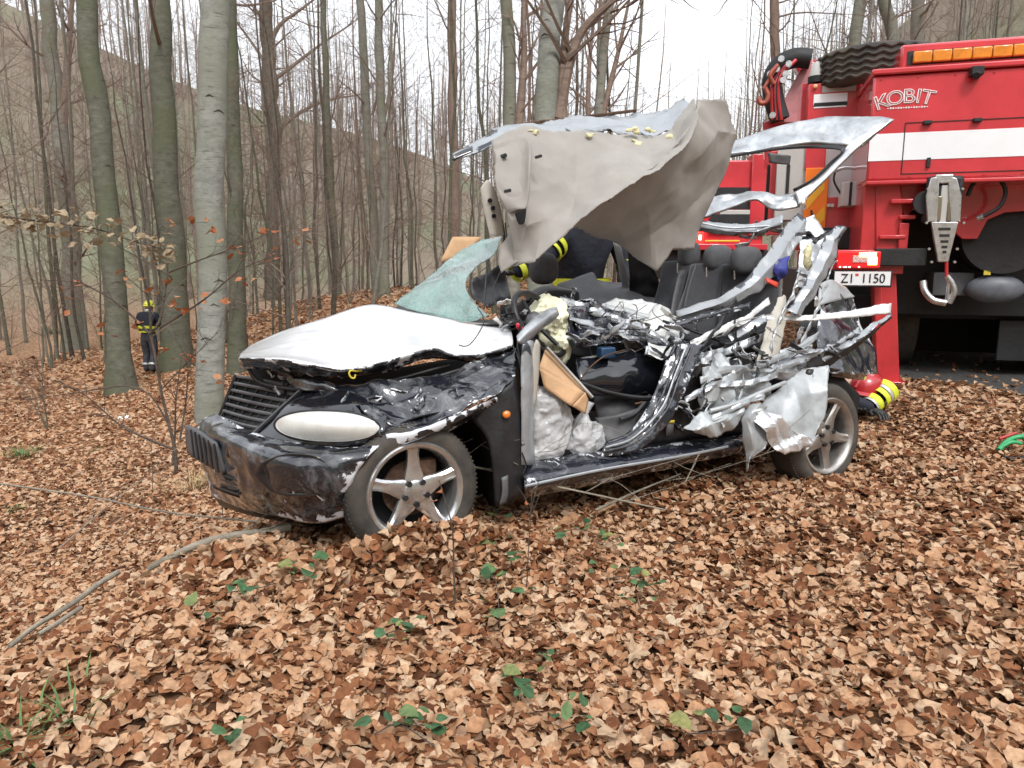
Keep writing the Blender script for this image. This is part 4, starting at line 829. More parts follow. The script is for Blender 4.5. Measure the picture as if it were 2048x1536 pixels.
S('seat_base', [[(1190,835,.35),(1230,830,.32),(1280,815,.32)],[(1200,860,.32),(1240,855,.30),(1275,835,.30)],[(1215,890,.28),(1245,880,.26),(1270,860,.28)]], GREYP, nu=14, nv=10, amp=.01)
bar('seat_lever', [(1240,838,.28),(1265,830,.28),(1285,810,.30),(1300,790,.30)], .010, SEAT2, car)
S('driver_seat_back', [[(1150,720,.35),(1240,700,.4),(1330,690,.4)],[(1155,760,.28),(1240,755,.30),(1340,745,.32)],[(1175,790,.28),(1250,795,.30),(1330,785,.32)]], BLACK, nu=24, nv=12, bulge=-.04, amp=.015, seed=19)
# --- steering wheel, airbag, column
sw = MB(); q = []
for i in range(49):
    th = 2*math.pi*i/48; a_, b_ = 74*math.cos(th), 34*math.sin(th); q.append(C(1080+a_*.60+b_*.80, 648+a_*.80-b_*.60, .40+.13*math.sin(th)))
sw.tube(q, .015, 10, cap=False); swo = sw.build('steering_wheel', PLASTIC, car)
hb = MB(); hb.blob(C(1068,645,.42), (U*.05, W_*.04, Vector((0,0,.06))), 14, 8); hb.build('hub', GREYP, swo)
for pts in ([(1068,645,.42),(1045,600,.44)],[(1068,645,.42),(1060,690,.38)],[(1068,645,.42),(1115,690,.36)]): bar('spoke', pts, .012, PLASTIC, swo, k=4, smooth=False)
ab = MB(); ab.blob(C(1100,640,.50), (U*.105 + Vector((0,0,-.03)), W_*.10, Vector((0,0,.135))), 60, 44, amp=.02, sc_=9, seed=2, ridge=.030); ab.blob(C(1122,688,.46), (U*.050, W_*.07, Vector((0,0,.095))), 44, 30, amp=.02, sc_=10, seed=4, ridge=.025); tag(ab.build('airbag', AIRBAG, car), 'deflated pale yellow airbag hanging on the steering wheel')
bar('steering_column', [(1068,645,.44),(1045,655,.5),(1010,670,.6)], .03, PLASTIC, car)
S('dashboard', [[(1010,615,.5),(1060,598,.9),(1110,585,1.4)],[(1015,650,.45),(1060,640,.8),(1110,625,1.35)],[(1025,700,.4),(1070,690,.75),(1115,680,1.3)]], PLASTIC, nu=16, nv=12, amp=.02, seed=20)
S('door_frame_stub', [[(1033,672,.08),(1058,645,.12),(1090,622,.18),(1112,616,.22)],[(1036,684,.05),(1062,660,.08),(1094,636,.14),(1114,622,.2)],[(1046,690,.08),(1070,668,.12),(1098,645,.18),(1116,628,.22)]], SILVER, nu=24, nv=8, amp=.01, seed=42)
for pts, r_ in (([(1005,640,.3),(1025,650,.25),(1040,640,.25),(1050,660,.2)], .005), ([(1000,630,.35),(1020,632,.3),(1040,655,.22),(1035,690,.15),(1045,740,.1)], .004), ([(1025,690,.16),(1038,720,.1),(1046,780,.06),(1044,840,.02)], .004), ([(1044,905,.0),(1052,930,-.01),(1046,950,-.01),(1056,965,-.01)], .004)): bar('loose_cable', pts, r_, PLASTIC, car, n=6, k=14)
m = MB(); m.blob(C(1037,655,.2), (U*.02, W_*.01, Vector((0,0,.015))), 8, 6, amp=.02, sc_=40); m.build('red_connector', M('red_plastic', (.55,.03,.06), .4), car)
# --- crushed doors across the cabin
def junk(name, rows, mat, seed, amp=.022, nu=40, nv=16, **k): return S(name, rows, mat, nu=nu, nv=nv, amp=amp*.3, fs=k.pop('fs', 6), seed=seed, rag=k.pop('rag', .006), sharp=k.pop('sharp', 14), fine=k.pop('fine', amp*.05), fold=k.pop('fold', amp*1.4), fl=k.pop('fl', .085), smooth=k.pop('smooth', False), thick=k.pop('thick', .003), **k)
junk('crushed_door_skin', [[(1130,590,.55),(1180,598,.6),(1250,635,.52),(1330,675,.42),(1420,712,.32)],[(1136,640,.42),(1200,650,.45),(1270,672,.40),(1340,695,.34),(1420,725,.28)],[(1145,700,.3),(1200,692,.34),(1260,690,.34),(1330,705,.3),(1410,740,.26)]], NAVY, 51, .03)
junk('door_inner_panel', [[(1192,612,.8),(1230,600,.84),(1282,596,.84),(1322,612,.78)],[(1212,625,.66),(1245,622,.68),(1285,622,.68),(1330,630,.64)],[(1230,642,.54),(1262,655,.54),(1295,660,.54),(1338,648,.52)]], WHITEM, 52, .012)
junk('door_white_panel', [[(1290,630,.6),(1318,614,.64),(1335,622,.62),(1345,645,.58)],[(1280,652,.46),(1310,650,.46),(1335,655,.46),(1358,665,.46)],[(1285,672,.38),(1310,682,.36),(1340,684,.36),(1362,680,.38)]], WHITEM, 53, .02)
junk('door_frame_strip', [[(1165,595,.62),(1182,592,.62),(1200,620,.6),(1232,650,.55),(1290,668,.45)],[(1170,612,.55),(1186,630,.54),(1210,650,.5),(1240,664,.46),(1290,680,.4)]], SILVER, 54, .02)
junk('door_edge_strip', [[(1140,632,.40),(1180,642,.42),(1228,664,.40),(1280,676,.36)],[(1140,640,.38),(1180,652,.39),(1228,672,.37),(1280,686,.34)]], SILVER, 55, .008, nv=6)
junk('crumpled_door_metal', [[(1230,650,.5),(1270,660,.46),(1300,672,.42),(1345,690,.38)],[(1225,668,.42),(1270,680,.38),(1305,692,.36),(1345,706,.34)],[(1240,682,.38),(1275,694,.34),(1310,702,.32),(1340,712,.3)]], SILVER, 56, .04)
junk('door_bottom_rail', [[(1296,682,.34),(1330,690,.32),(1370,700,.3),(1418,712,.26),(1430,720,.24)],[(1300,696,.26),(1335,712,.24),(1372,722,.22),(1415,728,.2),(1428,728,.2)],[(1300,704,.22),(1335,726,.2),(1375,744,.18),(1405,748,.17),(1430,732,.18)]], WHITEM, 57, .012, nu=44)
junk('door_rail_gasket', [[(1300,692,.25),(1335,712,.22),(1372,728,.2),(1412,736,.17),(1432,722,.18)],[(1302,698,.23),(1335,720,.2),(1374,736,.18),(1408,742,.16),(1434,728,.17)]], PLASTIC, 58, .004, nv=5)
bar('door_beam', [(1326,642,.40),(1380,660,.36),(1440,682,.3),(1470,692,.28)], .008, PLASTIC, car)
m = MB(); m.box(C(1458,690,.26), (.055,.03,.02), (U, W_, Vector((0,0,1)))); m.build('door_latch', PLASTIC, car, bevel=.008)
bar('seat_belt_strap', [(1160,765,.2),(1220,785,.18),(1290,795,.16),(1345,785,.14),(1390,750,.14),(1440,708,.2)], .010, PLASTIC, car)
bar('belt_cable', [(1165,770,.22),(1230,792,.2),(1300,800,.18),(1360,775,.15)], .006, DARK, car)
bar('broken_twig_in_cabin', [(1160,760,.2),(1180,735,.22),(1210,712,.24),(1250,700,.26)], .004, RUST, car)
m = MB(); m.box(C(1212,705,.3), (.045,.03,.03), (U, W_, Vector((0,0,1)))); m.build('blue_control_box', M('blue_plastic', (.015,.05,.11), .4), car, bevel=.008)
# --- rear left quarter, torn open
junk('pillar_strut', [[(1352,622,.42),(1440,592,.40),(1490,560,.42),(1535,505,.5),(1572,450,.6),(1598,424,.64)],[(1356,634,.38),(1445,606,.36),(1505,572,.38),(1556,520,.46),(1592,466,.56),(1618,436,.6)],[(1360,640,.40),(1448,618,.38),(1516,584,.4),(1568,536,.48),(1602,480,.58),(1622,444,.62)]], GALV, 61, .011, nu=60, nv=14, fl=.16)
junk('pillar_strut_rear', [[(1572,622,.2),(1605,575,.24),(1630,520,.32),(1650,470,.4),(1672,452,.42)],[(1590,630,.16),(1622,580,.2),(1650,530,.28),(1672,478,.36),(1690,452,.4)],[(1602,632,.2),(1636,585,.24),(1664,530,.32),(1680,480,.4),(1692,455,.42)]], GALV, 62, .014, nu=60, nv=14, fl=.14)
junk('inner_pillar_foil', [[(1600,440,.62),(1625,432,.62),(1655,460,.55)],[(1602,480,.58),(1630,480,.55),(1655,490,.5)],[(1600,530,.5),(1625,530,.48),(1648,520,.46)],[(1585,580,.4),(1610,575,.38),(1630,570,.38)]], FOIL, 63, .03, nu=26, nv=30)
m = MB(); m.blob(C(1616,515,.42), (U*.03, W_*.02, Vector((0,0,.09))), 12, 8, amp=.03, sc_=20, seed=4); m.build('torn_foam', FOAM, car)
S('blue_ribbon', [[(1552,520,.44),(1578,512,.44)],[(1548,540,.43),(1574,535,.42)],[(1556,562,.44),(1570,552,.44)]], M('blue_cloth', (.03,.04,.22), .6, var=.3, vs=20), nu=10, nv=12, amp=.02, fs=12, seed=71)
S('red_buckle', [[(1532,556,.4),(1556,566,.4)],[(1534,564,.38),(1554,576,.38)]], M('red_buckle', (.55,.05,.03), .4), nu=5, nv=4, thick=.01)
junk('window_trim', [[(1532,632,.24),(1600,632,.22),(1690,624,.18),(1770,607,.14),(1782,606,.13)],[(1532,640,.22),(1600,642,.20),(1690,636,.16),(1782,626,.11)]], WHITEM, 64, .004, nu=40, nv=6, thick=.01)
junk('window_frame_strip', [[(1605,725,.14),(1650,700,.12),(1710,668,.1),(1782,628,.1)],[(1608,740,.10),(1655,716,.08),(1715,682,.06),(1783,632,.08)]], GALV, 65, .012, nu=40, nv=8)
junk('window_frame_seal', [[(1608,742,.11),(1655,718,.09),(1715,684,.07),(1783,633,.08)],[(1612,752,.12),(1660,732,.1),(1715,694,.09),(1782,637,.1)]], PLASTIC, 66, .004, nu=30, nv=5)
junk('silver_cross_strip', [[(1454,672,.3),(1490,650,.3),(1528,626,.3),(1534,634,.28)],[(1462,684,.27),(1500,664,.27),(1535,644,.26)]], SILVER, 67, .01, nv=8)
junk('beige_pillar_cover', [[(1556,598,.28),(1568,590,.28),(1574,594,.28)],[(1535,640,.22),(1558,640,.2),(1572,640,.22)],[(1524,690,.16),(1545,690,.14),(1562,690,.16)],[(1510,728,.12),(1535,716,.1),(1556,730,.12)]], BEIGE2, 68, .004, nu=14, nv=24)
junk('wheel_house_metal', [[(1508,730,.14),(1550,722,.14),(1610,712,.14),(1625,700,.16)],[(1500,745,.12),(1550,745,.1),(1600,738,.1),(1640,725,.12)],[(1515,758,.14),(1560,758,.12),(1605,745,.12)]], SILVER, 69, .02)
junk('perforated_metal', [[(1560,700,.2),(1590,690,.2),(1625,690,.22)],[(1565,720,.17),(1595,715,.17),(1630,710,.2)]], FOIL, 70, .012, nv=10)
junk('crushed_sill_fold', [[(1400,718,.14),(1440,702,.16),(1466,712,.16)],[(1408,760,.08),(1435,755,.08),(1462,750,.1)],[(1400,800,.06),(1425,800,.06),(1455,790,.1)],[(1398,822,.08),(1420,822,.08),(1440,815,.1)]], SILVERP, 72, .035, nu=28, nv=34)
junk('crushed_floor_edge', [[(1440,745,.12),(1480,735,.12),(1530,745,.12)],[(1435,790,.08),(1480,775,.08),(1535,775,.08)],[(1445,815,.08),(1490,800,.07),(1540,800,.08)]], SILVERP, 73, .035, nu=34, nv=24)
junk('torn_sill_panel', [[(1366,856,.0),(1400,825,.02),(1450,808,.03),(1490,795,.04)],[(1385,862,-.04),(1420,850,-.05),(1455,838,-.05),(1486,822,-.03)],[(1400,868,.0),(1418,876,-.02),(1445,870,-.03),(1480,842,-.02)]], SILVERP, 74, .012, nu=34, nv=18)
bar('torn_pipe', [(1420,822,.0),(1470,808,-.02),(1520,786,-.02),(1570,765,.02)], .013, SILVERP, car)
junk('quarter_inner_panel', [[(1536,796,.06),(1575,762,.08),(1606,732,.08),(1657,728,.02)],[(1522,812,.0),(1570,800,.0),(1612,785,-.02),(1658,780,-.06)],[(1508,826,-.06),(1560,842,-.06),(1612,845,-.08),(1656,834,-.10)],[(1552,902,-.10),(1580,902,-.10),(1605,892,-.11),(1628,882,-.11)]], SILVERP, 75, .016, nu=50, nv=36, fs=4, fl=.3)
junk('quarter_bright_edge', [[(1506,822,-.08),(1530,816,-.08),(1560,838,-.10),(1600,868,-.13),(1634,882,-.13)],[(1520,850,-.12),(1545,854,-.12),(1575,872,-.13),(1600,886,-.14),(1624,888,-.14)],[(1554,902,-.13),(1564,908,-.13),(1582,905,-.14),(1602,900,-.14),(1618,894,-.14)]], FOIL, 76, .02, nu=40, nv=20)
junk('curled_flap', [[(1500,808,-.02),(1520,806,-.05),(1534,812,-.04)],[(1484,838,-.04),(1498,835,-.08),(1508,840,-.08)],[(1486,875,-.05),(1502,870,-.1),(1530,866,-.08)],[(1490,905,-.05),(1510,900,-.1),(1532,888,-.09)],[(1492,944,-.06),(1496,920,-.08),(1530,896,-.1)]], SILVERP, 77, .008, nu=20, nv=34, thick=.006)
m = MB(); m.blob(C(1622,752,.06), (U*.035, W_*.02, Vector((0,0,.05))), 14, 10, amp=.02, sc_=14); m.build('fuel_cap_bowl', PLASTIC, car)
S('bracket', [[(1608,715,.08),(1640,712,.09)],[(1612,735,.07),(1645,732,.08)]], PLASTIC, nu=8, nv=6, amp=.02, seed=78)
# rear corner still standing
S('rear_quarter', [[(1640,574,.55),(1662,566,.6),(1690,578,.72)],[(1640,620,.48),(1680,605,.52),(1708,600,.66)],[(1630,680,.38),(1690,660,.42),(1728,655,.58)],[(1640,735,.28),(1700,715,.34),(1748,705,.5)],[(1665,745,.24),(1710,750,.3),(1754,748,.46)]], NAVY, nu=34, nv=34, amp=.02, fs=4, seed=79)
S('rear_quarter_grey', [[(1638,568,.53),(1662,560,.57),(1690,574,.70)],[(1636,612,.46),(1672,602,.49),(1709,594,.64)]], SILVERP, nu=18, nv=10, amp=.006)
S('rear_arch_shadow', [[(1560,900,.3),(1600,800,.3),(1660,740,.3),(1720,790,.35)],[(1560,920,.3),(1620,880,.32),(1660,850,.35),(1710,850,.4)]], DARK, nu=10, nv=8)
S('rear_bumper_shell', [[(1660,735,.24),(1700,742,.30),(1735,745,.45)],[(1662,752,.26),(1700,758,.32),(1730,760,.46)]], BLACK, nu=14, nv=8)
# --- tailgate thrown up
tg = S('tailgate', [[(1466,284,1.2),(1550,258,1.05),(1645,237,.85),(1740,236,.6),(1788,240,.45)],[(1460,298,1.18),(1550,277,1.0),(1645,262,.8),(1735,262,.55),(1760,262,.5)],[(1450,313,1.15),(1544,297,.95),(1620,288,.8),(1692,291,.62),(1724,290,.52)]], SILVER, nu=60, nv=14, amp=.012, fs=4, seed=81, thick=.02)
tag(tg, 'silver tailgate frame thrown up without its glass')
S('tailgate_side', [[(1788,240,.45),(1724,289,.52),(1660,350,.62),(1598,412,.72)],[(1740,262,.52),(1708,292,.56),(1648,350,.66),(1595,400,.74)],[(1696,290,.60),(1672,322,.64),(1632,360,.70),(1590,386,.76)]], FOIL, nu=40, nv=10, amp=.006, seed=82, thick=.02)
S('tailgate_lower', [[(1410,400,1.2),(1450,390,1.1),(1500,384,1.0),(1550,388,.86),(1595,385,.76)],[(1412,418,1.15),(1465,402,1.05),(1510,392,.95),(1550,404,.82),(1598,400,.74)],[(1408,436,1.12),(1470,416,1.0),(1512,402,.92),(1552,420,.8),(1600,412,.72)]], SILVER, nu=40, nv=12, amp=.02, fs=6, seed=83, thick=.016)
S('tailgate_seal', [[(1452,312,1.13),(1544,296,.94),(1620,290,.79),(1690,294,.61),(1668,324,.64),(1630,360,.69),(1588,384,.75)],[(1452,317,1.13),(1544,302,.94),(1620,297,.79),(1682,301,.61),(1662,322,.64),(1626,356,.69),(1586,378,.75)]], PLASTIC, nu=50, nv=4)
S('hinge_bracket', [[(1536,306,.95),(1580,312,.9)],[(1540,325,.94),(1578,330,.9)]], GREYP, nu=10, nv=6, amp=.015, seed=84, thick=.02)
junk('tailgate_torn_rail', [[(1392,440,1.0),(1450,448,.95),(1520,444,.85),(1565,428,.75)],[(1392,452,.96),(1450,462,.9),(1510,464,.82),(1565,446,.72)],[(1396,462,.98),(1450,470,.92),(1510,470,.84),(1560,455,.74)]], GALV, 85, .012, nu=40, nv=12)
bar('rail_wire', [(1400,446,.95),(1460,456,.88),(1540,452,.78)], .007, FOIL, car, n=6)
# --- torn strips and shards hanging in the heap
def shards(cx, cy, t, sx, sy, n, seed, mats, Lr=(18,60)):
    r = random.Random(seed)
    for i in range(n):
        x, y = r.gauss(cx, sx), r.gauss(cy, sy); tt = t + r.uniform(-.08,.10); a = r.uniform(-.9,.9) + (math.pi/2 if r.random() < .3 else 0); L = r.uniform(*Lr); wd_ = r.uniform(3,10)
        dx, dy = math.cos(a)*L/2, -math.sin(a)*L/2; nx, ny = math.sin(a)*wd_/2, math.cos(a)*wd_/2; bx, by = r.gauss(0,7), r.gauss(0,7); k = r.uniform(.1,1)
        S('metal_shard', [[(x-dx-nx,y-dy-ny,tt),(x-nx+bx,y-ny+by,tt-.03),(x+dx-nx*k,y+dy-ny*k,tt+r.uniform(-.06,.06))],[(x-dx+nx,y-dy+ny,tt+.01),(x+nx+bx,y+ny+by,tt-.01),(x+dx+nx*k,y+dy+ny*k,tt+r.uniform(-.06,.06))]], r.choice(mats), nu=16, nv=5, amp=.012, fs=14, seed=seed*50+i, rag=.004, sharp=22, thick=.004, smooth=False)
shards(1250,665,.36,50,14,16,3,[SILVER,NAVY,WHITEM,SILVERP,GALV]); shards(1360,700,.26,35,16,12,4,[SILVER,SILVERP,PLASTIC,GALV]); shards(1460,745,.10,45,32,18,5,[SILVERP,SILVER,GALV,PLASTIC,NAVY]); shards(1580,720,.10,35,25,12,6,[SILVER,PLASTIC,FOIL,GALV])
shards(1500,690,.18,40,25,10,7,[SILVER,WHITEM,PLASTIC]); shards(1625,500,.46,22,40,9,8,[FOIL,GALV,SILVER]); shards(1010,640,.30,16,18,7,9,[PLASTIC,SILVER,WHITEM],(10,30)); shards(1380,820,.08,40,30,8,10,[PLASTIC,NAVY,SILVERP]); shards(1150,610,.6,40,14,8,11,[NAVY,PLASTIC,SILVER])
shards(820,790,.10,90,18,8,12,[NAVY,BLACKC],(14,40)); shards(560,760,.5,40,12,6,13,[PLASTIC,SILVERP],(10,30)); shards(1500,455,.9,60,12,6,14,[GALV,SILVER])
rs_ = random.Random(77)
def long_strip(pts, wd, mat, seed):
    up = [(x, y-wd/2, t) for x, y, t in pts]; dn = [(x+rs_.uniform(-2,2), y+wd/2, t-.015) for x, y, t in pts]
    S('torn_strip', [up, [(x, y, t-.012) for x, y, t in pts], dn], mat, nu=44, nv=7, fold=.013, fl=.06, amp=.003, fs=9, seed=seed, rag=.007, sharp=14, thick=.002, smooth=False)
for i, (pts, wd, mt) in enumerate((([(1120,600,.55),(1200,625,.5),(1280,655,.42),(1340,690,.34)],9,SILVER),([(1180,600,.62),(1240,640,.5),(1330,668,.42),(1400,705,.3)],8,GALV),([(1290,700,.3),(1340,715,.24),(1400,716,.2),(1460,700,.22),(1530,672,.26)],10,SILVER),
   ([(1330,740,.2),(1370,730,.18),(1400,700,.2),(1440,650,.28),(1470,600,.36)],8,PLASTIC),([(1380,690,.24),(1430,665,.26),(1490,640,.28),(1540,600,.34)],9,WHITEM),([(1400,760,.08),(1450,740,.08),(1510,735,.1),(1580,705,.12),(1640,670,.16)],9,SILVERP),
   ([(1370,800,.06),(1430,770,.04),(1500,765,.04),(1560,748,.06)],8,SILVER),([(1400,850,.0),(1450,825,-.02),(1500,800,-.03),(1530,790,-.03)],7,GALV),([(1540,700,.14),(1560,640,.2),(1590,580,.26),(1600,540,.34)],9,SILVER),
   ([(1600,690,.16),(1625,640,.2),(1650,580,.3),(1668,520,.36)],8,SILVERP),([(1560,740,.04),(1610,715,.06),(1670,690,.08),(1720,660,.1)],8,GALV),([(1340,650,.36),(1390,640,.34),(1450,622,.34),(1500,612,.36)],6,NAVY),
   ([(1150,650,.4),(1220,668,.38),(1300,680,.34),(1360,705,.3)],7,NAVY),([(1210,612,.7),(1270,625,.62),(1330,640,.55),(1380,665,.42)],6,SILVERP),([(1420,700,.22),(1440,745,.1),(1430,790,.06),(1410,830,.03)],10,SILVER),([(1480,720,.12),(1490,770,.05),(1475,810,.0),(1440,850,-.03)],9,SILVERP))): long_strip(pts, wd*1.7, mt, 900+i)
for i in range(26):
    x, y = rs_.uniform(1150,1620), 0; y = 640+(x-1150)*.14+rs_.gauss(0,26); t = .5-(x-1150)*.0009; q = [(x,y,t)]
    for _ in range(3): x += rs_.gauss(0,26); y += rs_.gauss(8,18); q.append((x,y,t+rs_.uniform(-.06,.03)))
    bar('loose_wire', q, rs_.choice((.002,.003,.004)), rs_.choice((PLASTIC,PLASTIC,GREYP,ALLOYD)), car, n=5, k=14)
# --- loose things lying in the wreck
cbm = M('corrugated_cardboard', (.50,.31,.17), .85, var=.12, vs=7, bump=.15, bs=60)
cb = thing('cardboard_box', 'open brown cardboard box lying in the driver footwell', 'box', C(1110,800,.2))
sheet('side', [[(1078,735,.16),(1168,785,.10)],[(1088,775,.14),(1142,812,.08)]], cbm, cb, nu=8, nv=6, thick=.008, smooth=False)
sheet('top', [[(1090,700,.24),(1165,780,.18)],[(1078,735,.16),(1168,787,.10)]], cbm, cb, nu=8, nv=6, thick=.008, smooth=False)
sheet('flap', [[(1170,785,.10),(1176,800,.12)],[(1144,812,.08),(1170,828,.1)]], cbm, cb, nu=6, nv=6, thick=.008, smooth=False)
bar('metal_rail', [(1093,695,.2),(1130,735,.17),(1185,795,.1)], .010, ALLOYD, car)
plm = M('crinkled_clear_plastic', (.92,.93,.95), .15, 0, .8, trans=0, bump=.8, bs=12, dist=.05, alpha=.42, var=.1, vs=10)
def bag(label, cx, cy, t, rx, rz, seed):
    m = MB(); m.blob(C(cx,cy,t), (U*rx, W_*rx*.7, Vector((0,0,rz))), 90, 70, pw=.9, amp=.035, sc_=6, seed=seed, ridge=.024)
    nk = MB(); top = C(cx,cy,t)+Vector((0,0,rz*.85)); m.tube([top, top+Vector((.01,0,.05)), top+Vector((.03,.01,.11))], [.05,.02,.035], 10)
    return tag(m.build('plastic_bag', plm), label, 'bag')
bag('tall crinkled clear plastic bag in front of the cardboard box', 1092, 855, .20, .13, .20, 5)
bag('smaller crinkled clear plastic bag lying on the sill beside the seat base', 1165, 875, .22, .12, .10, 9)
S_ = sheet('cardboard_sheet', [[(905,474,1.75),(962,474,1.75)],[(880,524,1.7),(935,520,1.7)]], cbm, None, nu=6, nv=6, thick=.01, smooth=False)
tag(S_, 'light brown cardboard sheet standing behind the shattered windshield', 'cardboard')
# ------------------------------------------------------------------ fire truck, seen from behind
RED = M('red_truck_paint', (.58,.042,.055), .22, 0, 1.0, var=.14, vs=1.8, bump=.04, bs=3)
RED2 = M('red_frame_paint', (.50,.033,.040), .32, 0, .5, var=.12, vs=6)
WHITE = M('white_reflective_band', (.80,.82,.84), .35, 0, .3, var=.03, vs=4)
STEEL = M('brushed_steel', (.62,.63,.64), .28, .9, 0, var=.12, vs=18, bump=.1, bs=80)
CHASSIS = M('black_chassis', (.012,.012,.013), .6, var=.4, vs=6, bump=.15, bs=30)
GREYB = M('grey_cabinet_paint', (.46,.45,.43), .45, var=.05, vs=4)
ORANGE = M('orange_lamp_cover', (.72,.24,.02), .22, 0, .9, var=.15, vs=14)
CHEV_O = M('orange_reflector', (.90,.20,.015), .35); CHEV_Y = M('yellow_reflector', (.85,.42,.03), .35)
LAMP_R = M('red_tail_lamp', (.55,.01,.015), .2, 0, 1, emit=(1,.02,.02), es=.25)
LAMP_Y = M('lit_indicator_lamp', (.9,.5,.1), .3, emit=(1,.55,.12), es=5)
LAMP_W = M('lit_white_diode', (.9,.7,.6), .3, emit=(1,.65,.55), es=4)
LAMP_RL = M('lit_red_lamp', (.8,.02,.02), .3, emit=(1,.03,.02), es=1.6)
BLUEP = M('blue_paint', (.03,.10,.28), .4)
Z = Vector((0,0,1))
def cz(p): d = p-TK; return d.dot(TU), p.z
def TP(c, b, z): return Vector((TK.x, TK.y, 0)) + TU*c + TN*b + Z*z
tr = TP(1.25, 3.5, 0); truck = thing('fire_truck', 'big red fire truck with white band, amber light bar and lowered support leg', 'truck', (tr.x, tr.y, hz(tr.x, tr.y)))
def tb(name, px0, py0, px1, py1, b, dep, mat, par=None, bevel=.008, mb=None):
    c0, z0 = cz(T(px0,py0,b)); c1, z1 = cz(T(px1,py1,b))
    m = mb or MB(); m.box(TP((c0+c1)/2, b+dep/2, (z0+z1)/2), (abs(c1-c0)/2, dep/2, abs(z1-z0)/2), (TU, TN, Z))
    return None if mb else m.build(name, mat, par or truck, bevel=bevel)
def tpoly(name, pts, b, dep, mat, par=None, bevel=.006):
    q = [T(x,y,b) for x, y in pts]; n = len(q); m = MB(); k = m.pts(q); k2 = m.pts([p+TN*dep for p in q])
    a = sum((q[i].cross(q[(i+1)%n])).dot(TN) for i in range(n))
    m.face(*[k+i for i in range(n)]); m.face(*[k2+i for i in reversed(range(n))])
    for i in range(n): m.face(k+i, k2+i, k2+(i+1)%n, k+(i+1)%n)
    o = m.build(name, mat, par or truck, bevel=bevel, smooth=False)
    import bmesh
    bm = bmesh.new(); bm.from_mesh(o.data); bmesh.ops.recalc_face_normals(bm, faces=bm.faces); bm.to_mesh(o.data); bm.free(); return o
def text(name, s, p, h, mat, par, ax=TU, up=Z, outline=False, depth=.002, align='CENTER', off=.004, squash=1.0):
    cu = bpy.data.curves.new(name, 'FONT'); cu.body = s; cu.size = h/.69; cu.align_x = align; cu.align_y = 'CENTER'
    if outline: cu.fill_mode = 'NONE'; cu.bevel_depth = outline; cu.bevel_resolution = 0
    else: cu.extrude = depth
    to = bpy.data.objects.new(name, cu); COL.objects.link(to); dg = bpy.context.evaluated_depsgraph_get()
    me = bpy.data.meshes.new_from_object(to.evaluated_get(dg)); COL.objects.unlink(to); bpy.data.objects.remove(to)
    n = ax.cross(up); mt = Matrix((ax*squash, up, n)).transposed().to_4x4(); mt.translation = p + n*off - origin(par)
    me.transform(mt); me.materials.clear(); o = link(name, me, mat, par, False); return o
# main body
cL, zT = cz(T(1748,152,0)); _, zB = cz(T(1752,362,0)); cR = 2.45
def rect(name, c0, c1, z0, z1, b, dep, mat, par=None, bevel=.01):
    m = MB(); m.box(TP((c0+c1)/2, b+dep/2, (z0+z1)/2), ((c1-c0)/2, dep/2, (z1-z0)/2), (TU,TN,Z)); return m.build(name, mat, par or truck, bevel=bevel)
body = rect('rear_body', cL, cR, zB, zT, 0, 1.3, RED, bevel=.02)
rect('roof_lip', cL-.02, cR+.02, zT+.002, zT+.05, -.03, 1.36, RED, bevel=.012)
_, zs0 = cz(T(1760,268,0)); _, zs1 = cz(T(1760,322,0)); 
rect('white_band', cL+.004, cR-.004, zs1, zs0, -.004, .003, WHITE, bevel=0)
cv, _ = cz(T(1811,245,0)); _, zh = cz(T(1811,246,0))
rect('panel_seam', cv-.004, cv+.004, zB+.05, zh, -.006, .004, CHASSIS, bevel=0); rect('panel_seam', cv, cR, zh-.003, zh+.003, -.0065, .004, CHASSIS, bevel=0); rect('panel_seam', cv, cR, zB+.05, zB+.056, -.006, .004, CHASSIS, bevel=0)
for x, y in ((1855,245),(1955,240)): p = T(x,y,-.02); m = MB(); m.box(p, (.032,.02,.016), (TU,TN,Z)); m.build('latch', CHASSIS, truck, bevel=.006)
m = MB(); m.box(T(1857,325,-.01), (.014,.012,.04), (TU,TN,Z)); m.build('hinge', CHASSIS, truck, bevel=.003)
m = MB(); m.box(T(1953,143,-.05), (.045,.05,.035), (TU,TN,Z)); m.tube([T(1953,148,-.06), T(1953,151,-.10)], .03, 14); m.build('rear_camera', CHASSIS, truck, bevel=.006)
# light bar
lb = rect('light_bar', cz(T(1800,112,.1))[0], cR, zT+.05, zT+.25, .06, .3, RED, bevel=.02)
c = cz(T(1826,112,.05))[0]; k = 0
zt2 = zT+.135
while c < cR-.05:
    m = MB(); m.box(TP(c+.070, .045, zt2), (.0705,.03,.046), (TU,TN,Z)); m.build('amber_lens', ORANGE, lb, bevel=.01); c += .146
rect('amber_backing', cz(T(1815,112,.05))[0], cR-.03, zt2-.055, zt2+.055, .052, .02, CHASSIS, lb, bevel=0)
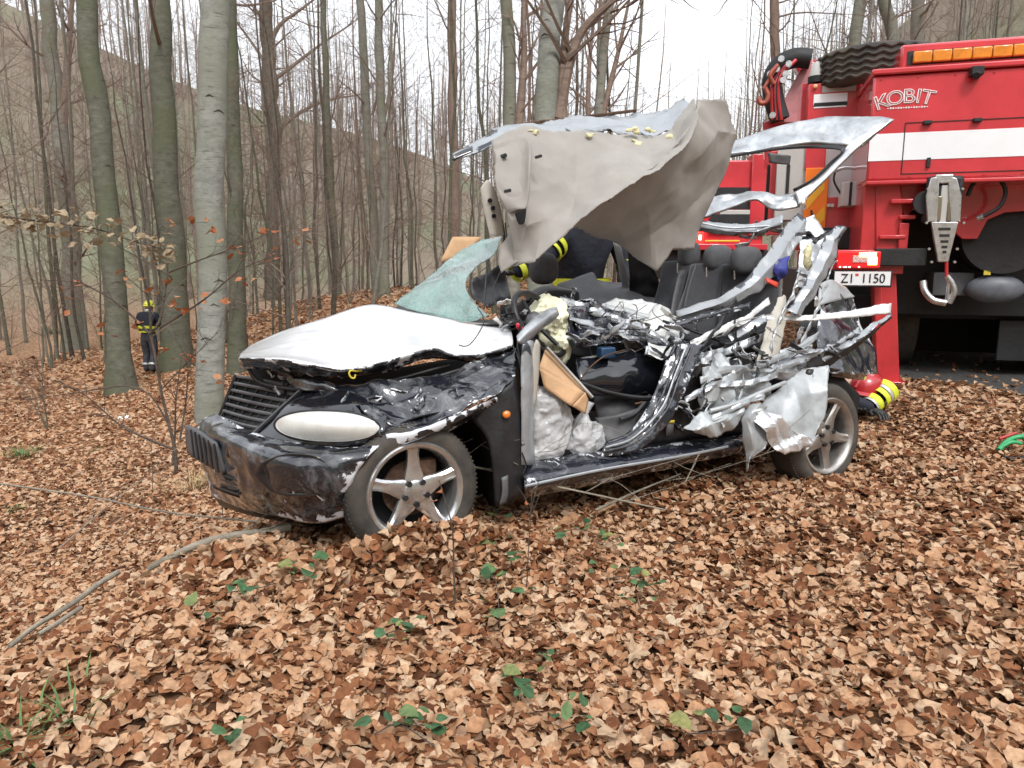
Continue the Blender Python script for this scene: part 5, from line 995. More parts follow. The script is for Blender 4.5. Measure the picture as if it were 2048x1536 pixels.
# lettering on the body, arched
lt = M('pale_lettering', (.72,.62,.62), .5)
pc = T(1817,194,0); Rr = .62
for i, ch in enumerate('KOBIT'):
    a = (i-2)*-.165 if ch != 'I' else -.150; a = [.335,.165,-.005,-.122,-.235][i]
    p = pc + TU*(-math.sin(a)*Rr) + Z*(math.cos(a)*Rr - Rr); ax = TU*math.cos(a) + Z*math.sin(a); up = Z*math.cos(a) - TU*math.sin(a)
    text('letter', ch, p, .11, lt, body, ax, up, outline=.005, squash=1.1, off=.003)
for i in range(16):
    p = T(1776+i*5.2, 217-i*.25, 0); m = MB(); m.box(p-TN*.003, (.007,.001,.007 if i % 3 else .004), (TU,TN,Z)); m.build('small_lettering', lt, body, bevel=0)
for i in range(9):
    for zz_ in (zT-.03, zB+.03):
        p = TP(cL+.06+i*.28, -.004, zz_); m = MB(); m.tube([p, p-TN*.006], .007, 8); m.build('rivet', RED2, body)
for i in range(6):
    p = TP(cL-.004, .15+i*.2, zT-.05); m = MB(); m.tube([p, p-TU*.006], .007, 8); m.build('rivet', RED2, body)
m = MB(); m.tube(resample([TP(1.5,-.03,zB+.12), TP(1.5,-.06,zB+.12), TP(1.7,-.06,zB+.12), TP(1.7,-.03,zB+.12)], 12, False), .010, 8); m.build('grab_handle', STEEL, truck)
# lower frame
rect('lower_lip', cL+.0, cR, zB-.035, zB+.001, -.025, .5, RED2, bevel=.01)
tpoly('corner_post', [(1752,366),(1800,364),(1806,420),(1800,500),(1752,500)], .10, .30, RED2)
tpoly('gusset', [(1800,372),(1842,352),(1846,395),(1808,440)], .16, .10, RED2)
tb('shelf_bracket', 1783,398,1840,406,.02,.25,RED2); tb('shelf_bracket', 1800,430,1832,438,.05,.2,RED2); tb('lower_bracket', 1760,470,1812,478,.05,.25,RED2); tb('bracket_post', 1800,446,1815,498,.06,.1,RED2)
tb('side_post', 1735,300,1752,500,.12,.9,RED2)
pan = tpoly('lower_panel', [(1838,350),(2350,322),(2350,400),(2010,425),(1975,440),(1955,478),(1925,478),(1880,440),(1838,420)], .35, .05, RED)
m = MB(); q = T(2010,470,.42); m.tube([q, q+TN*.3], .34, 40); m.build('wheel_arch', CHASSIS, truck)
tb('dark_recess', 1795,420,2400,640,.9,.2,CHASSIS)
# rear cross member, lamps, plate
tb('rear_cross_member', 1752,497,1852,532,.0,.35,CHASSIS); tb('rear_cross_member', 1600,500,1752,540,.06,.3,RED2)
tl = tb('tail_lamp', 1676,503,1760,536,-.05,.05,LAMP_R)
tb('indicator', 1719,505,1753,514,-.062,.012,LAMP_Y,tl,.003); tb('indicator', 1737,514,1754,530,-.062,.012,LAMP_Y,tl,.003); tb('reversing_lamp', 1706,511,1736,525,-.060,.010,M('pale_lamp_lens', (.75,.45,.42), .25, var=.5, vs=90),tl,.003)
for x in (1680,1688,1692,1699,1718): p = T(x,534,-.055); m = MB(); m.box(p, (.006,.005,.005), (TU,TN,Z)); m.build('diode', LAMP_W, tl, bevel=0)
pl = tb('number_plate', 1668,541,1783,575,-.03,.012,CHASSIS); tb('plate_face', 1670,543,1780,571,-.034,.004,M('white_plate', (.78,.79,.80), .35),pl,.001)
ph_ = cz(T(1700,548,-.034))[1]-cz(T(1700,566,-.034))[1]; blk = M('black_lettering', (.01,.01,.012), .4)
text('plate_text', 'Z1', T(1695,557.5,-.034), ph_, blk, pl, squash=.86); text('plate_text', '1150', T(1746,557.5,-.034), ph_, blk, pl, squash=.86)
tb('plate_sticker', 1711,547,1717,552,-.0365,.002,M('red_sticker', (.55,.08,.06), .4),pl,0)
# support leg
lg_ = tpoly('support_leg', [(1746,520),(1792,520),(1800,770),(1752,772)], .12, .17, RED2, bevel=.012)
tpoly('leg_rib', [(1748,540),(1762,540),(1770,768),(1754,770)], .09, .03, RED2, lg_)
fp = T(1776,772,.2); fz = hz(fp.x, fp.y)
tb('leg_collar', 1738,520,1806,548,.07,.26,RED2)
zl = T(1776,771,.2).z
m = MB(); m.box(Vector((fp.x,fp.y,(zl+fz)/2+.02)), (.13,.13,max(.03,(zl-fz)/2+.03)), (TU,TN,Z)); m.build('leg_foot', RED2, lg_, bevel=.01)
# winch hook block
hb_ = tb('hook_block', 1856,352,1922,446,-.06,.15,CHASSIS,bevel=.03)
m = MB(); 
for s_ in (-1, 1): tpoly('cheek_plate', [(1888+s_*9,352),(1888+s_*26,356),(1888+s_*36,392),(1888+s_*33,444),(1888+s_*13,444),(1888+s_*10,390)], -.085, .03, STEEL, hb_)
tb('cheek_bridge', 1872,349,1906,366,-.086,.03,STEEL,hb_)
tb('rope_groove', 1884,370,1893,448,-.07,.02,GREYB,hb_); 
for s_ in (-1, 1): tb('sheave', 1889+s_*12-4,392,1889+s_*12+4,442,-.078,.02,M('brass_sheave', (.30,.26,.18), .35, .8),hb_)
tpoly('taper_plate', [(1863,444),(1917,444),(1897,524),(1876,524)], -.088, .05, STEEL, hb_)
for i, (y, hw) in enumerate(((458,12),(471,10),(483,7.5),(494,5.5),(504,3.5))): tb('slot', 1889-hw,y-2.6,1889+hw,y+2.6,-.092,.006,CHASSIS,hb_,0)
for x, y in ((1852,446),(1926,446),(1857,498),(1913,498),(1862,524),(1908,524),(1855,378),(1924,378)): p = T(x,y,-.075); m = MB(); m.tube([p, p-TN*.03], .011, 8); m.build('bolt', STEEL, hb_)
m = MB(); p0 = T(1852,405,-.02); m.tube([p0+TN*.03, p0-TN*.02], .10, 24); m.build('side_sheave', CHASSIS, hb_)
m = MB(); m.tube([T(1893,524,-.07), T(1893,560,-.05)], .014, 8); m.build('tow_rope', RED2, hb_)
m = MB(); m.tube(resample([T(1846,562,.0), T(1850,582,-.02), T(1866,600,-.04), T(1892,606,-.05)], 20, True), .030, 12); m.build('tow_arm', STEEL, hb_)
m = MB(); m.tube(resample([T(1893,552,-.06), T(1903,566,-.06), T(1908,584,-.06), T(1898,606,-.05)], 20, True), .026, 12); m.build('tow_hook', STEEL, hb_)
m = MB(); m.tube([T(1898,560,-.06), T(1893,606,-.05)], .016, 12); m.build('shackle', STEEL, hb_)
# hose loop
m = MB(); m.tube(resample([T(1935,392,.1), T(1948,366,.08), T(1972,355,.06), T(1998,360,.06), T(2011,382,.08), T(2000,412,.1), T(1968,432,.12), T(1955,436,.14)], 40, True), .017, 10); m.build('hydraulic_hose', CHASSIS, truck)
m = MB(); m.tube([T(1966,433,.1), T(1955,437,.12)], .024, 10); m.build('hose_coupling', STEEL, truck)
# under the truck
tb('axle_housing', 1868,545,1945,592,.55,.4,M('grey_axle', (.08,.085,.095), .5, var=.2, vs=9)); m = MB(); q = T(1990,578,.5)
m.blob(q, (TU*.24, TN*.10, Z*.13), 24, 12); m.build('differential', M('dark_grey_casting', (.11,.12,.14), .45, var=.2, vs=8), truck)
tb('axle_label', 1968,541,1981,550,.42,.004,YELLOW,None,0); tb('axle_label', 1902,577,1910,586,.54,.006,WHITE,None,0)
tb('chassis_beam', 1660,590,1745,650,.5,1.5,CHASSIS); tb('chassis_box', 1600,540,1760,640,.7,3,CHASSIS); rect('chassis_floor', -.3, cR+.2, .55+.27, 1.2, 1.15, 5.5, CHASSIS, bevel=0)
for c_ in (.35, 2.0):
    for b_ in (1.7,):
        q = TP(c_, b_, .78); m = MB()
        for a_, r_ in ((0,.50),): m.tube([q-TU*.28, q-TU*.26, q+TU*.26, q+TU*.28], [.44,.50,.50,.44], 36)
        wo = m.build('truck_wheel', RUBBER, truck); m = MB(); m.tube([q-TU*.285, q-TU*.27], .24, 24); m.build('wheel_rim', CHASSIS, wo)
tb('mud_guard', 2000,640,2400,735,1.0,.03,CHASSIS); tb('underrun_guard', 1800,590,2500,722,2.4,.1,CHASSIS); tb('side_skirt', 1640,590,1760,705,2.0,.1,CHASSIS)
# set-back left part of the superstructure
tb('side_body', 1604,166,1752,500,1.3,.5,RED)
ub = tb('upper_locker', 1618,168,1716,240,.9,.4,RED)
tb('reflective_strip', 1628,189,1694,207,.893,.006,WHITE,ub,0); tb('reflective_line', 1628,206,1694,210,.891,.004,CHASSIS,ub,0); tb('reflective_strip', 1628,209,1692,213,.893,.006,WHITE,ub,0); tb('top_strip', 1645,172,1712,181,.893,.006,GREYB,ub,0)
p = T(1631,173,.88); m = MB(); m.blob(p, (TU*.022, TN*.015, Z*.022), 10, 6); m.build('side_lamp', M('amber_side_lamp', (.8,.45,.2), .3), ub)
m = MB(); q = T(1635,158,1.0); m.tube([q, q+Z*.02, q+Z*.05, q+Z*.14, q+Z*.165], [.085,.085,.075,.055,.02], 18); bl = m.build('beacon', GREYB, truck); m = MB(); m.tube([q-Z*.04, q+Z*.02], .09, 18); m.build('beacon_base', CHASSIS, bl)
wl = tb('work_lamp', 1660,108,1684,136,.9,.06,CHASSIS,bevel=.02); tb('lamp_glass', 1663,112,1681,132,.89,.012,GREYB,wl,.004)
m = MB(); m.tube([T(1670,136,.95), T(1668,172,.95)], .014, 8); m.build('lamp_pole', GREYB, wl)
# spare tyre lying flat on the deck: tread towards us
q = T(1752,146,1.15); m = MB(); n = 60; pr = [(.40,-.17),(.52,-.165),(.555,-.14),(.56,-.10),(.56,.10),(.555,.14),(.52,.165),(.40,.17)]
rings = []
for r_, h_ in pr: rings.append(m.pts([q + (TU*math.cos(6.28318*j/n) + TN*math.sin(6.28318*j/n))*r_ + Z*h_ for j in range(n)]))
for a_ in range(len(pr)-1):
    for j in range(n): m.face(rings[a_]+j, rings[a_]+(j+1)%n, rings[a_+1]+(j+1)%n, rings[a_+1]+j)
sp_ = m.build('spare_tyre', RUBBER, truck)
for h_ in (-.12,-.06,0,.06,.12):
    m = MB(); m.tube([q + (TU*math.cos(t_) + TN*math.sin(t_))*.562 + Z*(h_ + .012*math.sin(t_*26)) for t_ in np.linspace(0,6.283,121)], .016, 6, cap=False); m.build('tread_rib', RUBBER, sp_)
m = MB(); m.box(T(1772,112,1.1), (.10,.05,.03), (TU,TN,Z)); m.build('blue_strap', BLUEP, truck, bevel=.01)
# panels seen through the raised tailgate
tb('grey_cabinet', 1556,296,1613,440,1.0,.3,GREYB); tb('cabinet_gap', 1574,330,1577,392,.99,.012,CHASSIS,None,0)
ch = tb('chevron_panel', 1612,336,1650,470,.95,.02,CHEV_O); 
for i in range(2): tpoly('chevron', [(1613,392+i*60),(1649,352+i*60),(1649,378+i*60),(1613,420+i*60)], .945, .004, CHEV_Y, ch, 0)
tb('striped_panel', 1650,290,1736,396,1.0,.06,M('grey_band', (.60,.60,.60), .4)); tb('red_panel', 1650,394,1736,500,.98,.08,RED)
tb('red_side_post', 1612,290,1650,338,.97,.1,RED)
for x in (1657,1664): 
    p = T(x,411,.96); m = MB(); m.tube([p, p-TN*.03], .018, 10); m.build('hose_port', STEEL, truck)
cbx = tb('control_box', 1686,364,1733,411,.60,.3,GREYB); tb('box_seam', 1700,364,1702,411,.596,.004,CHASSIS,cbx,0)
m = MB(); m.tube(resample([T(1665,344,.8), T(1690,335,.8), T(1722,340,.8), T(1726,360,.8)], 14, True), .02, 8); m.build('bundle_of_pipes', STEEL, truck)
m = MB(); m.tube(resample([T(1670,345,.75), T(1668,362,.75), T(1680,385,.75), T(1690,395,.75)], 14, True), .010, 8); m.build('cable', CHASSIS, truck)
m = MB(); m.tube([T(1622,420,.93), T(1640,490,.9)], .01, 6); m.build('antenna', CHASSIS, truck)
tb('step_recess', 1640,455,1745,498,.85,.3,CHASSIS)
tb('left_rail', 1543,302,1558,470,1.1,.3,RED)
tb('black_cabinet_side', 1535,330,1556,440,1.25,.2,CHASSIS)
# crane folded behind the cab
cr = tpoly('crane_column', [(1548,245),(1600,245),(1626,120),(1600,140),(1556,222)], 2.2, .4, M('faded_red_cover', (.52,.22,.23), .3, 0, .6, var=.25, vs=3))
tpoly('crane_arm', [(1585,125),(1640,118),(1695,128),(1690,150),(1600,150)], 2.3, .25, RED, cr)
text('crane_lettering', 'FASSI', T(1650,134,2.3), .10, WHITE, cr, outline=.006)
m = MB(); m.tube(resample([T(1560,240,2.1), T(1548,200,2.1), T(1544,160,2.1), T(1560,130,2.1), T(1590,116,2.1), T(1622,118,2.1)], 24, True), .11, 10); m.build('crane_hoses', CHASSIS, cr)
for i, (x, y) in enumerate(((1553,140),(1577,130),(1571,150),(1566,162),(1545,232),(1540,150),(1562,120))):
    p = T(x,y,1.95); m = MB(); m.tube([p, p-TN*.06], .035, 10); m.build('crane_pin', STEEL, cr)
for i in range(5):
    m = MB(); m.tube(resample([T(1592-i*5,120+i*3,2.0), T(1562-i*4,150+i*4,1.95), T(1556-i*3,190,1.95), T(1562-i*4,240,2.0)], 16, True), .022, 8); m.build('crane_hose', CHASSIS if i % 2 else RED2, cr)
hk = M('rusty_red_hook', (.35,.09,.06), .5, .3, var=.3, vs=12)
m = MB(); m.tube(resample([T(1553,135,1.9), T(1535,165,1.9), T(1527,178,1.9)], 8, True), .02, 8); m.tube(resample([T(1530,176,1.9), T(1536,190,1.9), T(1532,204,1.9), T(1521,206,1.9), T(1516,196,1.9)], 20, True), .028, 8); m.build('crane_hook', hk, cr)
m = MB(); m.tube(resample([T(1556,130,1.9), T(1540,150,1.88), T(1548,168,1.9)], 8, True), .025, 8); m.build('hook_chain', hk, cr)
tpoly('crane_base', [(1525,245),(1560,235),(1600,245),(1600,330),(1530,330)], 2.25, .4, RED, cr)
# ------------------------------------------------------------------ second fire engine, farther off, left of the truck
def D2(px, py, b=0): return P(px, py, 12.5+b)
x0 = D2(1450,560); eng = thing('fire_engine', 'second red fire engine with lit tail lamp, parked beyond the torn rear of the wreck', 'truck', (x0.x, x0.y+1.5, hz(x0.x, x0.y)))
def eb(name, px0, py0, px1, py1, b, dep, mat, par=None, bevel=.01):
    a = D2(px0,py0,b); c_ = D2(px1,py1,b); y = (a.y+c_.y)/2
    m = MB(); m.box(((a.x+c_.x)/2, y+dep/2, (a.z+c_.z)/2), (abs(c_.x-a.x)/2, dep/2, abs(a.z-c_.z)/2)); return m.build(name, mat, par or eng, bevel=bevel)
eb('rear_body', 1330,322,1530,500,0,4,RED, bevel=.03)
eb('amber_bar', 1430,324,1500,333,-.06,.08,ORANGE); eb('silver_strip', 1430,336,1490,341,-.02,.02,GREYB); eb('silver_strip', 1430,344,1488,348,-.02,.02,RED2)
eb('roller_post', 1487,330,1500,400,-.05,.08,CHASSIS); eb('rear_corner', 1502,310,1535,470,-.1,.3,RED); eb('corner_strip', 1504,318,1524,330,-.13,.03,ORANGE); eb('corner_strip', 1504,335,1522,341,-.13,.03,GREYB)
eb('rear_window', 1340,374,1500,420,-.02,.03,CHASSIS)
eb('grey_locker', 1440,420,1520,448,-.03,.03,GREYB); eb('dark_gap', 1420,428,1530,466,-.015,.02,CHASSIS)
rl = eb('tail_lamp', 1382,464,1408,488,-.08,.1,LAMP_RL); eb('diode', 1386,470,1391,480,-.09,.02,LAMP_W,rl,0); eb('diode', 1398,470,1403,480,-.09,.02,LAMP_W,rl,0)
eb('bumper', 1330,488,1535,500,-.1,.2,RED); eb('dark_underside', 1330,500,1535,560,.1,3,CHASSIS)
eb('warning_stripe', 1410,480,1480,484,-.11,.02,CHEV_Y)
for px in (1350,1515):
    q = D2(px,560,.6); q.z = hz(q.x,q.y)+.45; m = MB(); m.tube([q-Vector((.15,0,0)), q+Vector((.15,0,0))], .46, 30); m.build('engine_wheel', RUBBER, eng)
# ------------------------------------------------------------------ green rescue tool on the leaves
gt = G(2025,905); tool = thing('hand_tool', 'green handled hand tool with a red tip lying on the leaves', 'tool', gt)
GR = M('green_plastic', (.03,.30,.11), .4)
def gg(px, py, h=.05): p = G(px, py); return p + Vector((0,0,h))
m = MB(); m.tube(resample([gg(1996,912,.04), gg(2010,905,.07), gg(2030,898,.08), gg(2060,898,.08), gg(2090,902,.06)], 16, True), .016, 10); m.build('handle', GR, tool)
m = MB(); m.tube(resample([gg(1992,908,.02), gg(2000,918,.02), gg(2030,922,.02), gg(2070,918,.02)], 16, True), .009, 8); m.build('guard', PLASTIC, tool)
m = MB(); m.tube([gg(1996,898,.07), gg(2030,892,.09)], .012, 8); m.build('tip', M('red_tip', (.35,.03,.02), .4), tool)
m = MB(); m.tube(resample([gg(2000,910,.05), gg(2020,908,.08), gg(2040,905,.06)], 8, True), .012, 8); m.build('grip', GR, tool)
# ------------------------------------------------------------------ people
CLOTH = M('navy_turnout_cloth', (.012,.014,.024), .85, var=.35, vs=9, bump=.6, bs=14, dist=.02)
TROUS = M('dark_grey_trousers', (.05,.055,.068), .8, var=.35, vs=8, bump=.7, bs=12, dist=.02)
SKIN = M('skin', (.50,.30,.22), .5, var=.08, vs=20)
HIVIS = M('yellow_reflective_band', (.62,.66,.04), .5, var=.1, vs=20); SILB = M('silver_reflective_band', (.50,.51,.50), .35, .3)
HELY = M('yellow_helmet_shell', (.70,.70,.03), .25, 0, .7); HELR = M('red_helmet_shell', (.42,.022,.028), .3, 0, .6, var=.12, vs=10); BOOT = M('black_boot_leather', (.012,.012,.012), .5)
GLOVE = M('black_glove_leather', (.02,.02,.02), .6)
def body(par, J, E, mats, root):
    names = list(J); me = bpy.data.meshes.new('body'); o0 = origin(par)
    me.from_pydata([Vector(J[n][0])-o0 for n in names], [(names.index(a), names.index(b)) for a, b in E], []); me.update()
    o = bpy.data.objects.new('body', me); COL.objects.link(o); sk = o.modifiers.new('skin', 'SKIN')
    me.skin_vertices or None
    lay = me.skin_vertices[0].data if me.skin_vertices else None
    for i, n in enumerate(names): lay[i].radius = (J[n][1],)*2 if not isinstance(J[n][1], tuple) else J[n][1]; lay[i].use_root = (n == root)
    sk.use_smooth_shade = True; ss = o.modifiers.new('sub', 'SUBSURF'); ss.levels = 2; ss.render_levels = 2
    dg = bpy.context.evaluated_depsgraph_get(); m2 = bpy.data.meshes.new_from_object(o.evaluated_get(dg)); bpy.data.objects.remove(o)
    m2.materials.clear()
    for m in mats: m2.materials.append(m)
    segs = [(Vector(J[a][0])-o0, Vector(J[b][0])-o0, J[b][2]) for a, b in E]
    for p in m2.polygons:
        best = 1e9
        for a, b, mi in segs:
            t = max(0, min(1, (p.center-a).dot(b-a)/max(1e-9, (b-a).length_squared))); d = (p.center-a.lerp(b, t)).length
            if d < best: best = d; p.material_index = mi
    ob = link('body', m2, None, par); return ob
def ring(name, a, b, r, wd, mat, par):
    a, b = Vector(a), Vector(b); d = (b-a).normalized(); m = MB(); m.tube([a-d*wd*.5, a-d*wd*.45, a+d*wd*.45, a+d*wd*.5], [r*.96, r, r, r*.96], 18, cap=False); return m.build(name, mat, par)
def glove(p, d, side, par):
    d = d.normalized(); s = side.normalized(); n = d.cross(s); m = MB(); m.blob(p+d*.045, (d*.055, s*.045, n*.02), 12, 8)
    for i in range(4):
        b = p + d*.085 + s*(.033-.022*i); L = (.062,.075,.07,.052)[i]; m.tube([b, b+d*L*.5+n*.010, b+d*L*.8+n*.035], [.011,.0105,.009], 7)
    b = p + d*.03 + s*.04; m.tube([b, b+(d+s).normalized()*.04, b+(d*1.3+s*.6).normalized()*.065+n*.015], [.013,.012,.010], 7)
    return m.build('glove', GLOVE, par)
def helmet(c, up, fwd, mat, par, brim=.02):
    up = up.normalized(); fwd = (fwd - up*fwd.dot(up)).normalized(); s = fwd.cross(up); m = MB(); n = 20; rows = []
    for i in range(9):
        ph = i/8*math.pi/2; r = math.cos(ph)**.8; h = math.sin(ph)
        rows.append(m.pts([c + (fwd*.150*math.cos(6.28318*j/n) + s*.122*math.sin(6.28318*j/n))*r + up*(.135*h) for j in range(n)]))
    for i in range(8):
        for j in range(n): m.face(rows[i]+j, rows[i]+(j+1)%n, rows[i+1]+(j+1)%n, rows[i+1]+j)
    k = m.pts([c + (fwd*(.150+brim*(1.6 if math.cos(6.28318*j/n) < 0 else 1))*math.cos(6.28318*j/n) + s*(.122+brim)*math.sin(6.28318*j/n)) - up*.02 for j in range(n)])
    for j in range(n): m.face(k+j, k+(j+1)%n, rows[0]+(j+1)%n, rows[0]+j)
    ho = m.build('helmet', mat, par); cm = MB(); cm.tube(resample([c+fwd*.15+up*.02, c+fwd*.10+up*.11, c+up*.145, c-fwd*.10+up*.11, c-fwd*.15+up*.02], 14, True), .012, 6); cm.build('comb', mat, ho)
    return ho
def head_details(par, c, up, fwd):
    s = fwd.cross(up); m = MB(); m.tube([c+fwd*.095+up*.02, c+fwd*.118-up*.015, c+fwd*.10-up*.022], [.010,.014,.012], 8); m.build('nose', SKIN, par)
    for q in (-1,1): m = MB(); m.blob(c+s*q*.082-up*.0, (fwd*.018, s*.010, up*.03), 8, 6); m.build('ear', SKIN, par); m = MB(); m.blob(c+fwd*.088+s*q*.032+up*.022, (fwd*.008, s*.012, up*.008), 8, 6); m.build('eye', PLASTIC, par)
# a: walking away down the slope
b = G(302,746); V3 = lambda x, y, z: b + Vector((x, y, z))
fa = thing('person', 'firefighter in yellow helmet and dark jacket walking away between the trees', 'person', b)
J = {'pelvis':(V3(0,0,.92),.155,1),'waist':(V3(0,0,1.05),.15,0),'chest':(V3(0,.06,1.28),.185,0),'neck':(V3(0,.12,1.45),.07,0),'head':(V3(0,.17,1.54),.085,2),'crown':(V3(0,.19,1.66),.085,2),
 'shl':(V3(-.2,.07,1.38),.085,0),'ell':(V3(-.30,.12,1.12),.065,0),'wrl':(V3(-.22,.30,.98),.048,0),'shr':(V3(.2,.07,1.38),.085,0),'elr':(V3(.30,.10,1.12),.065,0),'wrr':(V3(.24,.28,.96),.048,0),
 'hpl':(V3(-.1,0,.86),.12,1),'knl':(V3(-.11,.10,.48),.09,1),'anl':(V3(-.11,-.02,.10),.065,1),'tol':(V3(-.12,.14,.05),.05,3),'hpr':(V3(.1,0,.86),.12,1),'knr':(V3(.11,.02,.47),.09,1),'anr':(V3(.10,-.16,.12),.065,1),'tor':(V3(.11,-.02,.05),.05,3)}
ES = [('pelvis','waist'),('waist','chest'),('chest','neck'),('neck','head'),('head','crown'),('chest','shl'),('shl','ell'),('ell','wrl'),('chest','shr'),('shr','elr'),('elr','wrr'),('pelvis','hpl'),('hpl','knl'),('knl','anl'),('anl','tol'),('pelvis','hpr'),('hpr','knr'),('knr','anr'),('anr','tor')]
MT = [CLOTH, TROUS, SKIN, BOOT]
ba = body(fa, J, ES, MT, 'pelvis'); helmet(V3(0,.17,1.60), Vector((0,.15,1)), Vector((0,1,0)), HELY, fa)
head_details(fa, V3(0,.17,1.56), Z, Vector((0,1,0)))
m = MB(); m.blob(V3(0,.07,1.49), (Vector((.075,0,0)), Vector((0,.04,0)), Vector((0,0,.055))), 10, 8); m.build('neck_guard', SILB, fa)
m = MB(); m.tube([V3(0,.0,1.06), V3(0,.01,1.12)], [.20,.205], 20, cap=False); jb = m.build('jacket_band', HIVIS, fa); m = MB(); m.tube([V3(0,.0,.995), V3(0,.0,1.03)], [.197,.198], 20, cap=False); m.build('jacket_band', HIVIS, fa)
for l_ in 'lr': ring('sleeve_band', Vector(J['el'+l_][0]), J['wr'+l_][0], .078, .06, HIVIS, fa); ring('sleeve_band', Vector(J['wr'+l_][0])*.6+Vector(J['el'+l_][0])*.4, J['wr'+l_][0], .068, .05, HIVIS, fa); ring('trouser_band', Vector(J['an'+l_][0])*.7+Vector(J['kn'+l_][0])*.3, J['kn'+l_][0], .09, .05, SILB, fa)
for s_, l_ in ((-1,'l'),(1,'r')): glove(Vector(J['wr'+l_][0]), Vector((-s_*.2,.7,-.5)), Vector((-s_,0,0)), fa)
# b: standing on the far side of the wreck, reaching in
q0 = C(1165,560,2.15); b = Vector((q0.x, q0.y, hz(q0.x, q0.y))); LX = -U; LY = -W_           # LX towards the front of the car, LY towards the car
V3 = lambda x, y, z: b + LX*x + LY*y + Vector((0,0,z))
fb = thing('person', 'firefighter in dark jacket with yellow bands standing behind the cabin, reaching in', 'person', b)
J = {'pelvis':(V3(0,0,.95),.16,1),'waist':(V3(.02,.02,1.08),.17,0),'chest':(V3(.05,.12,1.36),.21,0),'neck':(V3(.08,.18,1.56),.07,0),'head':(V3(.10,.22,1.64),.085,2),'crown':(V3(.10,.23,1.76),.085,2),
 'shl':(V3(-.2,.14,1.46),.10,0),'ell':(V3(-.28,.22,1.2),.08,0),'wrl':(V3(-.15,.36,1.05),.055,0),'shr':(V3(.27,.14,1.44),.10,0),'elr':(V3(.50,.28,1.26),.08,0),'wrr':(V3(.78,.36,1.16),.055,0),
 'hpl':(V3(-.11,0,.88),.13,1),'knl':(V3(-.12,.05,.48),.095,1),'anl':(V3(-.12,-.05,.10),.07,1),'tol':(V3(-.12,.12,.05),.05,3),'hpr':(V3(.11,0,.88),.13,1),'knr':(V3(.14,.08,.48),.095,1),'anr':(V3(.14,0,.10),.07,1),'tor':(V3(.14,.16,.05),.05,3)}
body(fb, J, ES, MT, 'pelvis'); helmet(V3(.10,.22,1.70), Z, LY, HELY, fb); head_details(fb, V3(.10,.22,1.66), Z, LY)
for k_ in (.55,.85): ring('sleeve_band', Vector(J['elr'][0]).lerp(J['wrr'][0], k_), J['wrr'][0], .078, .055, HIVIS, fb)
ring('sleeve_band', Vector(J['shr'][0]).lerp(J['elr'][0], .45), J['elr'][0], .108, .05, HIVIS, fb); ring('sleeve_band', Vector(J['shr'][0]).lerp(J['elr'][0], .7), J['elr'][0], .102, .03, HIVIS, fb)
ring('sleeve_band', Vector(J['ell'][0]), J['wrl'][0], .09, .05, HIVIS, fb); m = MB(); m.tube([V3(.02,.02,1.05), V3(.02,.02,1.11)], [.225,.23], 20, cap=False); m.build('jacket_band', HIVIS, fb)
glove(Vector(J['wrr'][0]), LX+LY*.3, LY, fb); glove(Vector(J['wrl'][0]), LY*.6+LX*.6-Z*.3, -LX, fb)
p = V3(.02,.36,1.50); m = MB(); m.blob(p, (LX*.012, LY*.012, Z*.012), 8, 6); m.build('chest_light', LAMP_Y, fb)
# c: lying low behind the rear wheel, looking under the wreck
h0 = C(1733,772,.95); g0 = hz(h0.x, h0.y); b = Vector((h0.x, h0.y, g0))
V3 = lambda x, y, z: b + Vector((x, y, z))                # body stretches back and to the left, behind the wreck
fcx = thing('person', 'firefighter in red helmet lying low behind the rear wheel, yellow banded sleeve out', 'person', b)
zh = h0.z - g0
J = {'pelvis':(V3(-.62,.62,.22),.16,1),'waist':(V3(-.50,.50,.22),.16,0),'chest':(V3(-.30,.28,.22),.18,0),'neck':(V3(-.12,.10,.22),.07,0),'head':(V3(-.05,.03,zh-.06),.085,2),'crown':(V3(.03,-.03,zh),.085,2),
 'shl':(V3(-.32,.10,.20),.09,0),'ell':(V3(-.20,-.12,.10),.07,0),'wrl':(V3(-.05,-.26,.06),.05,0),'shr':(V3(-.12,.30,.20),.09,0),'elr':(V3(.13,-.05,.17),.08,0),'wrr':(V3(-.06,-.16,.05),.055,0),
 'hpl':(V3(-.72,.66,.18),.12,1),'knl':(V3(-1.0,.92,.12),.09,1),'anl':(V3(-1.25,1.22,.1),.07,1),'tol':(V3(-1.32,1.35,.06),.05,3),'hpr':(V3(-.62,.74,.18),.12,1),'knr':(V3(-.8,1.08,.12),.09,1),'anr':(V3(-1.0,1.42,.1),.07,1),'tor':(V3(-1.05,1.56,.06),.05,3)}
body(fcx, J, ES, MT, 'pelvis'); helmet(V3(0,-.01,zh-.02), Vector((.10,-.12,1)), Vector((-.8,-.45,0)), HELR, fcx, .035); head_details(fcx, V3(-.01,0,zh-.06), Z, Vector((-.8,-.5,0)).normalized())
for k_, mm, w__ in ((.05,HIVIS,.06),(.22,SILB,.035),(.40,HIVIS,.05),(.72,HIVIS,.06),(.86,SILB,.03)): ring('sleeve_band', Vector(J['elr'][0]).lerp(J['wrr'][0], k_), J['wrr'][0], .100-.025*k_, w__, mm, fcx)
ring('sleeve_band', Vector(J['shr'][0]).lerp(J['elr'][0], .75), J['elr'][0], .10, .06, HIVIS, fcx)
glove(Vector(J['wrr'][0]), Vector((-.6,-.6,-.1)), Vector((.5,-.5,0)), fcx); glove(Vector(J['wrl'][0]), Vector((.1,-.7,-.1)), Vector((-.7,0,0)), fcx)
